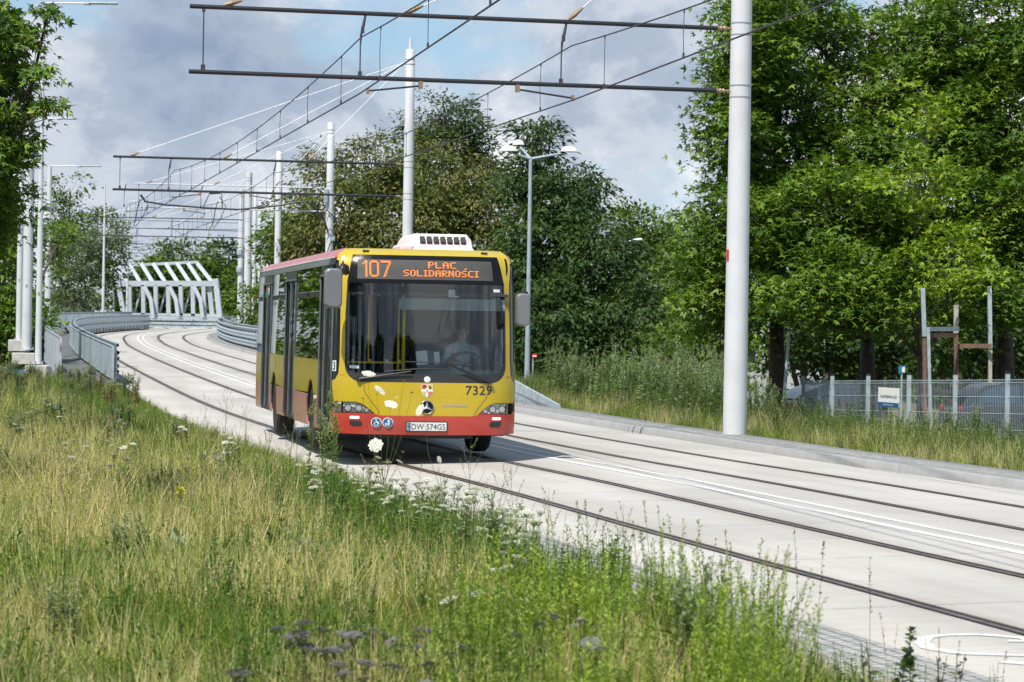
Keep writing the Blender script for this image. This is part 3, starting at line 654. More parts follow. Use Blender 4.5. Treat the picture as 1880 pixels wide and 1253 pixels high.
# ------------------------------------------------------------------ three-headed street lamp and a single one
b = at(967.5, 700, 90); zb = float(gz(b.x, b.y)); root = empty('street_lamp', (b.x, b.y, zb), label='grey street lamp with three white heads, just right of the bus', cat='street lamp')
H = at(974, 290, 90).z-zb; kk = 90/F_PX
m = MB(); m.lathe([(.115, -.2), (.11, .05), (.10, 1.2), (.075, H*.5), (.055, H)], n=14); m.build('pole', pm('lamp_pole_grey', (.36, .43, .50), .45, .2, var=.1), root, smooth='auto')
hood = [(0.02, .17), (.10, .165), (.19, .13), (.25, .07), (.275, 0), (.26, -.03), (.02, -.035)]
def lamp_head3(dx, dy, dz, sc=(1, 1, 1)):
    m = MB(); T = math.atan2(dy, dx)
    prof = [(-.28, 0), (-.27, .06), (-.22, .13), (-.10, .18), (.05, .185), (.18, .14), (.26, .07), (.29, 0)]
    n = 9; vs = []; fs = []
    for i, (a, h) in enumerate(prof):
        for k in range(n):
            th = math.pi*k/(n-1); w = .19*math.sqrt(max(0.02, 1-(a/.31)**2)); vs.append((a*sc[0], w*math.cos(th), h*math.sin(th)*sc[2]))
    for i in range(len(prof)-1):
        for k in range(n-1): fs.append((i*n+k, i*n+k+1, (i+1)*n+k+1, (i+1)*n+k))
    M = Matrix.Translation((dx, dy, dz)) @ Matrix.Rotation(T, 4, 'Z'); m.add([M @ Vector(q) for q in vs], fs)
    bot = [(a, w_) for a, w_ in [(-.28, 0), (-.2, .13), (0, .19), (.2, .13), (.29, 0), (.2, -.13), (0, -.19), (-.2, -.13)]]
    m.add([M @ Vector((a, w_, -.012)) for a, w_ in bot], [tuple(range(8))[::-1]])
    h = m.build('lamp_head', MATS['lamp_white'], root, smooth='auto')
    q = MB(); q.box(M @ Vector((-.22, 0, -.03)), (.16, .08, .06)); q.build('lamp_fitting', MATS['black_plastic'], h)
    return h
for dx, dy, dz in (((933-974)*kk, -.15, (290-279)*kk), ((951-974)*kk, 1.3, (290-269)*kk+.12), ((1045-974)*kk, .2, (290-277)*kk)):
    lamp_head3(dx, dy, dz+H-.0)
    m = MB(); m.tube([(0, 0, H-.04), (dx*.9, dy*.9, H+dz-.04)], [.05, .032], 8); m.build('arm', MATS['lamp_pole_grey'], root)
b = at(1140, 700, 100); zb = float(gz(b.x, b.y)); H = at(1140, 445, 100).z-zb
root = empty('street_lamp', (b.x, b.y, zb), label='small white lamp head poking out of the dark trees', cat='street lamp')
m = MB(); m.lathe([(.08, -.1), (.05, H)], n=10); m.tube([(0, 0, H), (.38, 0, H+.07)], .03, 6); m.build('pole', MATS['lamp_pole_grey'], root)
m = MB(); m.box((.50, 0, H+.09), (.42, .16, .11), M=Matrix.Rotation(R(-8), 4, 'Y'), bev=.045); m.build('lamp_head', MATS['lamp_white'], root)
# ------------------------------------------------------------------ the bus
BUS = empty('city_bus', (-1.155, 37.5, 0), R(10.2), label='yellow and red city bus on route 107 driving towards the camera', cat='bus')
BUS.scale = (1.045, 1, 1)
pm('bus_yellow', (.50, .365, .012), .30, coat=.6, var=.05, vs=.7)
pm('bus_red', (.46, .045, .03), .33, coat=.5, var=.07, vs=.9)
pm('bus_red_sheen', (.54, .24, .22), .35, coat=.5, var=.1, vs=1.5)  # red of the door side with its pinkish gloss reflection put into the colour
pm('bus_roof', (.45, .13, .12), .4, coat=.3, var=.12, vs=1.2)
pm('bus_black', (.008, .008, .009), .22, spec=.25)
pm('bus_matt', (.025, .026, .028), .55)
pm('mirror_grey', (.16, .165, .18), .38, coat=.2, var=.06, vs=3)
pm('tyre', (.022, .021, .02), .85, var=.2, vs=8)
pm('rim', (.30, .30, .30), .45, .5, var=.2, vs=8)
pm('interior_dark', (.045, .05, .055), .7)
pm('interior_floor', (.06, .065, .07), .8)
pm('dash_teal', (.22, .32, .32), .6, var=.08, vs=5)
pm('handrail_yellow', (.75, .55, .03), .35)
pm('paper', (.70, .76, .78), .7)
pm('seat_cloth', (.03, .06, .14), .9)
pm('chrome', (.75, .75, .75), .15, 1.0)
pm('sticker_blue', (.015, .13, .33), .4); pm('sticker_white', (.80, .80, .78), .4); pm('ink', (.03, .025, .05), .5)
pm('lamp_reflector', (.93, .93, .93), .35, .05, var=.2, vs=16, bump=.4, bs=30)
pm('lamp_amber', (.90, .72, .62), .35)
pm('led_panel', (.055, .055, .052), .6, var=.12, vs=14)
pm('led_on', (.5, .13, .02), .5, emit=(1.0, .26, .05), es=.95)
pm('drl', (.85, .85, .83), .3, emit=(1, .97, .9), es=.7)
def glass(name, tint, rough=.0, fac=1.0, blend=None):
    m = bpy.data.materials.new(name); m.use_nodes = True; n, l = m.node_tree.nodes, m.node_tree.links; n.remove(n['Principled BSDF'])
    t = n.new('ShaderNodeBsdfTransparent'); t.inputs['Color'].default_value = (*tint, 1)
    g = n.new('ShaderNodeBsdfGlossy'); g.inputs['Roughness'].default_value = rough; g.inputs['Color'].default_value = (1, 1, 1, 1)
    f = n.new('ShaderNodeFresnel'); f.inputs['IOR'].default_value = fac
    x = n.new('ShaderNodeMixShader'); l.new(f.outputs[0], x.inputs[0]); l.new(t.outputs[0], x.inputs[1]); l.new(g.outputs[0], x.inputs[2]); l.new(x.outputs[0], n['Material Output'].inputs['Surface'])
    MATS[name] = m; return m
glass('windscreen', (.96, .99, .98), .005, 1.52); glass('side_glass', (.42, .45, .42), .01, 1.5); glass('lens', (.98, .98, .98), .02, 1.35)

PLAN = np.array([(0, 0), (.2, .0015), (.4, .007), (.6, .020), (.8, .046), (.93, .078), (1.03, .12), (1.12, .18), (1.19, .26), (1.235, .36), (1.262, .48), (1.272, .62), (1.275, .8), (1.275, 12.0)])
PS = np.concatenate([[0], np.cumsum(np.linalg.norm(np.diff(PLAN, axis=0), axis=1))])
_pf = np.linspace(0, PS[-1], 2400); _px = np.interp(_pf, PS, PLAN[:, 0]); _py = np.interp(_pf, PS, PLAN[:, 1])
_k = np.ones(25)/25
for _ in range(2):
    a = _px.copy(); b = _py.copy(); a[12:-12] = np.convolve(_px, _k, 'valid'); b[12:-12] = np.convolve(_py, _k, 'valid'); a[:13] = _px[:13]; _px, _py = a, b
_nx = np.gradient(_py, _pf); _ny = -np.gradient(_px, _pf)
def arc(t): return float(np.interp(t, _py, _pf))      # arc length at which the side lies t metres behind the front
def Mf(s, z, off=0.0):
    """bus skin: s metres round the body from the middle of the front (negative = doors side), z height"""
    a = abs(s); sg = 1 if s >= 0 else -1
    x, y, nx_, ny_ = (float(np.interp(a, _pf, q)) for q in (_px, _py, _nx, _ny))
    w = float(np.clip((arcE-a)/(arcE-1.1), 0, 1)) if a > 1.1 else 1.0
    lf = np.interp(z, [.3, .5, 1.0, 1.6, 2.44, 2.70, 2.80, 2.87, 2.90], [.03, 0, .0, .035, .125, .20, .26, .34, .42])
    ls = np.interp(z, [.3, .5, 1.1, 2.66, 2.76, 2.84, 2.90], [.012, 0, .0, .035, .06, .115, .22])
    return Vector((sg*(x-nx_*(ls*nx_-off)), y+w*lf+ny_*off, z))
arcE = arc(.62)
def dens(poly, step):
    out = []
    for i, p in enumerate(poly):
        q = poly[(i+1) % len(poly)]; L = math.hypot(q[0]-p[0], q[1]-p[1]); n = max(1, int(L/step))
        out += [(p[0]+(q[0]-p[0])*k/n, p[1]+(q[1]-p[1])*k/n) for k in range(n)]
    return out
def inpoly(P, poly):
    x, y = P[:, 0], P[:, 1]; c = np.zeros(len(P), bool); n = len(poly)
    for i in range(n):
        x1, y1 = poly[i]; x2, y2 = poly[(i-1) % n]
        if y1 == y2: continue
        c ^= ((y1 > y) != (y2 > y)) & (x < (x2-x1)*(y-y1)/(y2-y1)+x1)
    return c
def rrect(x0, z0, x1, z1, r, n=5):
    o = []
    for cx, cz, a in ((x1-r, z1-r, 0), (x0+r, z1-r, 90), (x0+r, z0+r, 180), (x1-r, z0+r, 270)):
        o += [(cx+r*math.cos(R(a+90*k/n)), cz+r*math.sin(R(a+90*k/n))) for k in range(n+1)]
    return o
def patch(name, outline, m, holes=(), off=0.0, th=.03, step=.06, parent=BUS, MM=Mf, smooth='auto', **k):
    """a panel cut from the bus skin, with thickness"""
    pts, edges = [], []
    for poly in [outline, *holes]:
        d = dens(poly, step); b = len(pts); pts += d; edges += [(b+i, b+(i+1) % len(d)) for i in range(len(d))]
    o = np.array(outline); x0, z0 = o.min(0); x1, z1 = o.max(0); gstep = step*1.3
    stepx = gstep if (abs(x0) < 1.9 or abs(x1) < 1.9) else gstep*4
    g = np.array([(x, z) for x in np.arange(x0+stepx/2, x1, stepx) for z in np.arange(z0+gstep/2, z1, gstep)]).reshape(-1, 2)
    if len(g):
        ok = inpoly(g, outline)
        for h in holes: ok &= ~inpoly(g, h)
        g = g[ok]; B = np.array(pts)
        if len(g): d2 = ((g[:, None]-B[None])**2).sum(-1).min(1); g = g[d2 > (gstep*.35)**2]
        pts += [tuple(q) for q in g]
    V, E, Fc = geometry.delaunay_2d_cdt([Vector(p) for p in pts], edges, [], 0, 1e-5)[:3]
    c = np.array([np.mean([V[i][:] for i in f], axis=0) for f in Fc]); ok = inpoly(c, outline)
    for h in holes: ok &= ~inpoly(c, h)
    F = [tuple(f) for f, q in zip(Fc, ok) if q]
    a = [MM(v.x, v.y, off) for v in V]; bk = [MM(v.x, v.y, off-th) for v in V]; n = len(V)
    nrm = (a[F[0][1]]-a[F[0][0]]).cross(a[F[0][2]]-a[F[0][0]]); outw = a[F[0][0]]-bk[F[0][0]]
    if nrm.dot(outw) < 0: F = [f[::-1] for f in F]
    cnt = {}
    for f in F:
        for i in range(len(f)): e = (f[i], f[(i+1) % len(f)]); cnt[e] = 1
    side = [(e[1], e[0], e[0]+n, e[1]+n) for e in cnt if (e[1], e[0]) not in cnt]
    mb = MB(); mb.add(a+bk, F+[tuple(i+n for i in f)[::-1] for f in F]+side)
    return mb.build(name, m, parent, smooth=smooth, **k)
B_ = MATS
# front skin --------------------------------------------------------
WS = [(-1.075, 2.43)]+[(1.075, 2.43)]+[(1.10, 2.0), (1.10, 1.35)]+[(1.10-.24*(1-math.cos(R(a))), 1.30-.24*math.sin(R(a))) for a in range(0, 91, 15)]+[(-1.10+.24*(1-math.cos(R(a))), 1.30-.24*math.sin(R(a))) for a in range(90, -1, -15)]+[(-1.10, 1.35), (-1.10, 2.0)]
DP = [(-1.075, 2.445), (1.075, 2.445), (.99, 2.81), (-.99, 2.81)]
SB = arc(.33)                      # where the front skin meets door and side
RED = [(-SB, .79), (-1.22, .79), (-.66, .615), (-.60, .60), (.60, .60), (.66, .615), (1.22, .79), (SB, .79)]
fy = [(-SB, .792), (-1.22, .792), (-.66, .617), (-.60, .602), (.60, .602), (.66, .617), (1.22, .792), (SB, .792), (SB, 1.07), (1.26, 1.09), (1.20, 1.18), (1.185, 1.4), (1.185, 2.42), (1.24, 2.72), (SB+.0, 2.74), (SB+.02, 2.82), (SB-.03, 2.90), (-SB+.03, 2.90), (-SB-.02, 2.82), (-SB, 2.74), (-1.24, 2.72), (-1.185, 2.42), (-1.185, 1.4), (-1.20, 1.18), (-1.26, 1.09), (-SB, 1.07)]
TL = [(-1.185, 2.78), (-1.155, 2.78), (-1.125, 2.52), (-1.15, 2.60)]
HL = [(-1.318, .755), (-1.31, .785), (-.93, .785), (-.84, .755), (-.69, .635), (-1.25, .63), (-1.295, .68)]
patch('front_panel', fy, B_['bus_yellow'], holes=[WS, DP, HL, [(-a, b) for a, b in HL]], th=.035)
FOGL = [(-1.02, .53), (-.87, .53), (-.845, .49), (-.86, .455), (-.98, .455), (-1.01, .48)]
patch('bumper', [(SB, .36), (SB, .79)]+RED[::-1][1:-1]+[(-SB, .79), (-SB, .36), (-.9, .345), (0, .34), (.9, .345)], B_['bus_red'], holes=[HL, [(-a, b) for a, b in HL]], off=.012, th=.05)
for sg in (-1, 1):
    patch('corner_trim', [(sg*-1.175*-1, 2.79), (sg*1.135, 2.79), (sg*1.125, 2.55), (sg*1.16, 2.62)][::sg], B_['bus_black'], off=.004, th=.01, step=.05)
    patch('corner_window', [(sg*q[0], q[1]) for q in [(1.20, 1.4), (1.21, 1.2), (1.27, 1.10), (SB-.012, 1.085), (SB-.012, 2.72), (1.255, 2.70), (1.20, 2.42)]][::sg], B_['side_glass'] , off=-.004, th=.01)
    # lights
    h = [(sg*a*-1, b) for a, b in HL]
    housing = patch('headlight', h, B_['bus_matt'], off=-.05, th=.02, step=.05)
    patch('reflector', [(sg*a, b) for a, b in [(.72, .64), (1.13, .64), (1.13, .775), (.94, .775), (.85, .745)]], B_['lamp_reflector'], off=-.03, th=.012, step=.04, parent=housing)
    patch('indicator', [(sg*a, b) for a, b in [(1.15, .64), (1.245, .64), (1.288, .69), (1.308, .775), (1.15, .775)]], B_['lamp_amber'], off=-.006, th=.012, step=.04, parent=housing)
    for cx_, rr_ in ((1.05, .055), (.90, .052), (.795, .03)):
        c = Mf(sg*cx_, .70 if cx_ > .8 else .675, -.012); mb = MB(); mb.lathe([(rr_, 0), (rr_*.95, .02), (rr_*.7, .0), (rr_*.3, -.012), (.002, -.014)], c, 18, Matrix.Rotation(R(90), 4, 'X') @ Matrix.Rotation(0, 4, 'Z')); mb.build('bulb_ring', B_['chrome'], housing, smooth='auto')
    patch('lens', h, B_['lens'], off=.012, th=.006, step=.05, parent=housing)
    patch('daytime_light', rrect(*( (-1.01, .555, -.885, .59) if sg < 0 else (.885, .555, 1.01, .59)), .01, 2), B_['drl'], off=.018, th=.01, step=.05)
    patch('fog_light', [(sg*-a, b) for a, b in FOGL], B_['bus_matt'], off=.016, th=.01, step=.05)
# panel seams of the front flap, crease and grille line
for pts in ([(-.83, 1.045), (-.83, .95), (-.78, .86), (-.72, .78), (-.66, .70), (-.62, .63)], [(.83, 1.045), (.83, .95), (.80, .86), (.74, .78), (.68, .70), (.64, .63)]):
    mb = MB(); mb.tube([Mf(a, b, .001) for a, b in pts], .0035, 5); mb.build('flap_seam', B_['ink'], BUS)
mb = MB(); mb.tube([Mf(a, b, -.004) for a, b in [(-.42, .845), (-.38, .862), (-.1, .872), (.2, .872), (.5, .862), (.6, .85)]], .006, 6); mb.build('flap_grip', B_['bus_yellow'], BUS)
for sg in (-1, 1):
    mb = MB(); mb.tube([Mf(sg*1.105, 1.15, .0005), Mf(sg*1.19, 1.15, .0005)], .003, 4); mb.build('panel_seam', B_['ink'], BUS)
    mb = MB(); mb.tube([Mf(sg*.70, .60, .013), Mf(sg*.78, .36, .013)], .003, 4); mb.build('panel_seam', B_['ink'], BUS)
    c = Mf(sg*.80, 2.865, .004); mb = MB(); mb.box(c, (.09, .03, .022), bev=.006); mb.build('roof_marker', B_['bus_matt'], BUS)
# windscreen --------------------------------------------------------
wsc = patch('windscreen', WS, B_['windscreen'], off=-.008, th=.008, step=.08)
low = [q for q in WS if q[1] < 1.31]
WSB = [(1.10, 1.31)]+[q for q in WS if q[1] <= 1.30]+[(-1.10, 1.31), (-1.085, 1.31)]
WSB = [q for q in WSB]
band = [(1.098, 1.30)]+[(x*.998, z) for x, z in WS if z < 1.29]+[(-1.098, 1.30), (-1.06, 1.29), (-1.03, 1.22), (-.95, 1.185), (0, 1.175), (.95, 1.185), (1.03, 1.22), (1.06, 1.29)]
patch('screen_band', band, B_['bus_matt'], off=.0, th=.006, step=.06, parent=wsc)
for sg in (-1, 1):
    patch('seal', [(sg*1.098, 1.31), (sg*1.098, 2.0), (sg*1.073, 2.428), (sg*1.055, 2.428), (sg*1.078, 2.0), (sg*1.075, 1.31)][::sg], B_['bus_matt'], off=.0, th=.006, parent=wsc)
patch('screen_header', [(-1.076, 2.42), (1.076, 2.42), (1.07, 2.46), (-1.07, 2.46)], B_['bus_black'], off=.003, th=.01)
# wipers
for nm, P in (('wiper', [(-.90, 1.10), (-.22, 1.215)]), ('wiper', [(.83, 1.085), (.33, 1.30)])):
    mb = MB(); a, b = Mf(*P[0], .03), Mf(*P[1], .045); mb.tube([a, a.lerp(b, .25)+Vector((0, -.01, 0)), b], [.024, .015, .009], 6); w = mb.build(nm, B_['black_plastic'], BUS)
    mb = MB(); mb.lathe([(.035, -.02), (.035, .02)], a, 10, Matrix.Rotation(R(90), 4, 'X')); mb.build('pivot', B_['black_plastic'], w)
    q = [(-.56, 1.205), (.27, 1.25)] if P[0][0] < 0 else [(-.30, 1.345), (.60, 1.295)]
    mb = MB(); c0, c1 = Mf(*q[0], .022), Mf(*q[1], .022); mb.tube([c0, c0.lerp(c1, .5)+Vector((0, -.012, .02)), c1], .0085, 5); mb.build('blade', B_['black_plastic'], w)
# destination display ------------------------------------------------
dp = patch('display_housing', DP, B_['bus_black'], off=-.002, th=.03)
pn = patch('display_panel', [(-.93, 2.475), (.90, 2.475), (.88, 2.745), (-.915, 2.745)], B_['led_panel'], off=.002, th=.01, parent=dp)
FONT = {'P': '1110 1001 1001 1110 1000 1000 1000', 'L': '1000 1000 1000 1000 1000 1000 1111', 'A': '0110 1001 1001 1111 1001 1001 1001', 'C': '0111 1000 1000 1000 1000 1000 0111',
        'S': '0111 1000 1000 0110 0001 0001 1110', 'O': '0110 1001 1001 1001 1001 1001 0110', 'I': '111 010 010 010 010 010 111', 'D': '1110 1001 1001 1001 1001 1001 1110',
        'R': '1110 1001 1001 1110 1100 1010 1001', 'N': '1001 1101 1101 1011 1011 1001 1001',
        '1': '0010 0110 1110 0010 0010 0010 0010 0010 0010 0010 0010 0010 0010 0010 0010 0010', '0': '001111100 011111110 110000011 110000011 110000011 110000011 110000011 110000011 110000011 110000011 110000011 110000011 110000011 110000011 011111110 001111100',
        '7': '111111111 111111111 000000011 000000011 000000110 000000110 000001100 000001100 000001100 000011000 000011000 000011000 000110000 000110000 000110000 001100000'}
FONT['1'] = '00011 00111 01111 11011 00011 00011 00011 00011 00011 00011 00011 00011 00011 00011 00011 00011'
def led(text, s0, ztop, dx, dz, gap=1, bold=False, r=.8):
    mb = MB(); x = s0
    for ch in text:
        acc = ch == 'Ś'; rows = FONT['S' if acc else ch].split()
        cells = [(i, j) for j, row in enumerate(rows) for i, q in enumerate(row) if q == '1']
        if acc: cells += [(2, -2), (3, -3)]
        for i, j in cells:
            for bx in ((0, .5) if bold else (0,)):
                a, b = x+(i+bx)*dx, ztop-j*dz
                w, h = dx*(.55 if bold else r)/2*1.0, dz*r/2
                mb.add([Mf(a-w, b-h, .009), Mf(a+w, b-h, .009), Mf(a+w, b+h, .009), Mf(a-w, b+h, .009)], [(0, 1, 2, 3)])
        x += (len(rows[0])+gap)*dx
    return mb
led('107', -.855, 2.722, .0145, .0142, gap=1.6).build('lettering', B_['led_on'], pn)
led('PLAC', .02, 2.716, .0195, .0125, bold=True).build('lettering', B_['led_on'], pn)
led('SOLIDARNOŚCI', -.31, 2.602, .0178, .0125, gap=.95, bold=True).build('lettering', B_['led_on'], pn)
# emblem, crest, badge, letters -------------------------------------
def disc(mb, s, z, r, off, n=28, r2=None, ry=None):
    V = [Mf(s+r*math.cos(2*math.pi*i/n), z+(ry or r)*math.sin(2*math.pi*i/n), off) for i in range(n)]
    if r2 is None: mb.add(V+[p+Vector((0, .012, 0)) for p in V], [tuple(range(n))]+[(i+n, (i+1) % n+n, (i+1) % n, i) for i in range(n)])
    else:
        W = [Mf(s+r2*math.cos(2*math.pi*i/n), z+r2*math.sin(2*math.pi*i/n), off) for i in range(n)]; mb.add(V+W, [(i, (i+1) % n, n+(i+1) % n, n+i) for i in range(n)])
def polyF(mb, pts, off, s=0, z=0, sc=1): mb.add([Mf(s+a*sc, z+b*sc, off) for a, b in pts], [tuple(range(len(pts)))])
mb = MB(); disc(mb, 0, .725, .092, .012); em = mb.build('emblem', B_['bus_black'], BUS)
mb = MB(); mb.tube([Mf(.088*math.cos(R(a)), .725+.088*math.sin(R(a)), .016) for a in range(0, 361, 12)], .0055, 6, caps=False); mb.build('ring', B_['chrome'], em, smooth=True)
mb = MB()
for k in range(3):
    a = R(90+120*k); c = (0, .725); tip = (c[0]+.084*math.cos(a), c[1]+.084*math.sin(a)); l_ = (c[0]+.02*math.cos(a+R(60)), c[1]+.02*math.sin(a+R(60))); r_ = (c[0]+.02*math.cos(a-R(60)), c[1]+.02*math.sin(a-R(60)))
    mb.add([Mf(*tip, .020), Mf(*l_, .016), Mf(*c, .032), Mf(*r_, .016)], [(0, 1, 2), (0, 2, 3)])
mb.build('star', B_['chrome'], em)
mb = MB(); disc(mb, 0, 1.105, .042, .008); disc(mb, 0, 1.105, .02, .012); mb.build('round_badge', B_['paper'], BUS)
# coat of arms: five small fields on a shield
cr = MB(); polyF(cr, [(-.075, .085), (.075, .085), (.075, -.03), (.05, -.075), (0, -.095), (-.05, -.075), (-.075, -.03)], .004, .0, .955); crest = cr.build('crest', B_['sticker_white'], BUS)
for pts, c in (([(-.07, .08), (-.005, .08), (-.005, .02), (-.07, .02)], (.60, .10, .09)), ([(.005, .08), (.07, .08), (.07, .02), (.005, .02)], (.60, .48, .10)), ([(-.07, -.015), (-.02, -.015), (-.01, -.085), (-.045, -.07), (-.07, -.035)], (.62, .5, .1)), ([(.02, -.015), (.07, -.015), (.07, -.035), (.045, -.07), (.01, -.085)], (.62, .16, .13))):
    mb = MB(); polyF(mb, pts, .006, 0, .955); mb.build('field', pm('crest_field', c, .4), crest)
mb = MB(); disc(mb, 0, .955, .030, .008, 16); mb.build('field', B_['sticker_white'], crest)
mb = MB(); 
for a, b in ((-.045, .05), (-.03, .06), (.03, .055), (.045, .04), (.035, .03), (0, -.002)): polyF(mb, [(-.008, -.010), (.008, -.008), (.010, .010), (-.006, .009)], .0105, a, .955+b)
mb.build('charge', B_['ink'], crest)

def text_mesh(txt, size, bold=0.0):
    c = bpy.data.curves.new('t', 'FONT'); c.body = txt; c.size = size; c.offset = bold; c.resolution_u = 3
    o = bpy.data.objects.new('t', c); COL.objects.link(o); dg = bpy.context.evaluated_depsgraph_get(); me = bpy.data.meshes.new_from_object(o.evaluated_get(dg))
    v = [q.co.copy() for q in me.vertices]; f = [tuple(p.vertices) for p in me.polygons]
    bpy.data.objects.remove(o); bpy.data.curves.remove(c); bpy.data.meshes.remove(me)
    return v, f
def text_on(txt, s0, z0, W, H, m, off=.004, MM=Mf, parent=BUS, name='lettering', bold=0.0, **k):
    v, f = text_mesh(txt, 1.0, bold); xs = [q.x for q in v]; ys = [q.y for q in v]; x0, x1, y0, y1 = min(xs), max(xs), min(ys), max(ys)
    mb = MB(); mb.add([MM(s0+(q.x-x0)/(x1-x0)*W, z0+(q.y-y0)/(y1-y0)*H, off) for q in v], f); return mb.build(name, m, parent, **k)
text_on('7329', .515, .90, .365, .125, B_['ink'], bold=.004)
text_on('CITARO', .205, .738, .335, .028, B_['chrome'], .006, bold=.03)
# number plate
pl = patch('number_plate', rrect(-.262, .40, .262, .515, .012, 3), B_['sticker_white'], off=.030, th=.012, step=.1)
patch('plate_frame', rrect(-.275, .388, .275, .527, .014, 3), B_['bus_matt'], off=.026, th=.012, step=.1, parent=pl)
text_on('DW 574GS', -.200, .418, .445, .078, B_['ink'], .033, parent=pl, bold=-.004)
mb = MB(); polyF(mb, [(-.257, .405), (-.212, .405), (-.212, .51), (-.257, .51)], .032); mb.build('country_band', B_['sticker_blue'], pl)
text_on('PL', -.249, .413, .030, .022, B_['sticker_white'], .034, parent=pl)
mb = MB()
for k in range(12): a = R(30*k); disc(mb, -.2345+.013*math.cos(a), .478+.013*math.sin(a), .0028, .034, 6)
mb.build('star_ring', MATS['handrail_yellow'], pl)
# access stickers
for cx_, kind in ((-.662, 0), (-.512, 1)):
    mb = MB(); disc(mb, cx_, .507, .070, .020); st = mb.build('sticker', B_['sticker_white'], BUS)
    mb = MB(); disc(mb, cx_, .507, .060, .034); mb.build('disc', B_['sticker_blue'], st)
    mb = MB()
    if kind == 0:
        V = [(-.008, .030), (.004, .030), (.006, .005), (.022, .003), (.030, -.022), (.040, -.020), (.040, -.012), (.030, .012), (.010, .014), (.010, .034), (-.004, .044), (-.010, .036)]
        polyF(mb, V, .036, cx_-.004, .507); disc(mb, cx_-.004, .548, .009, .037, 10); disc(mb, cx_-.002, .487, .030, .036, 18, r2=.021)
    else:
        polyF(mb, [(-.006, .046), (.012, .046), (.020, .02), (.018, -.02), (.012, -.044), (0, -.044), (-.004, -.01), (-.010, .01)], .036, cx_+.006, .507)
        polyF(mb, [(-.040, -.008), (-.010, -.004), (-.006, -.022), (-.030, -.026)], .036, cx_, .507); disc(mb, cx_-.028, .472, .009, .036, 10); disc(mb, cx_-.006, .472, .009, .036, 10)
    mb.build('pictogram', B_['sticker_white'], st)
# windscreen stickers
for (a, b, c, d) in ((-1.03, 1.245, -.90, 1.285), (.90, 2.32, 1.0, 2.36)):
    mb = MB(); polyF(mb, [(a, b), (c, b), (c, d), (a, d)], .003); mb.build('sticker', B_['paper'], BUS)
mb = MB(); polyF(mb, [(-1.33, 1.20), (-1.245, 1.20), (-1.245, 1.345), (-1.33, 1.345)], .002); st = mb.build('sticker', B_['paper'], BUS)
text_on('3', -1.312, 1.215, .05, .115, B_['ink'], .004, parent=st, bold=.02)
# camera / bracket shapes at the top of the screen
mb = MB(); mb.box(Mf(.33, 2.30, -.05), (.10, .03, .09), bev=.015); mb.box(Mf(.36, 2.25, -.05), (.14, .03, .02)); mb.build('screen_camera', B_['paper'], BUS)

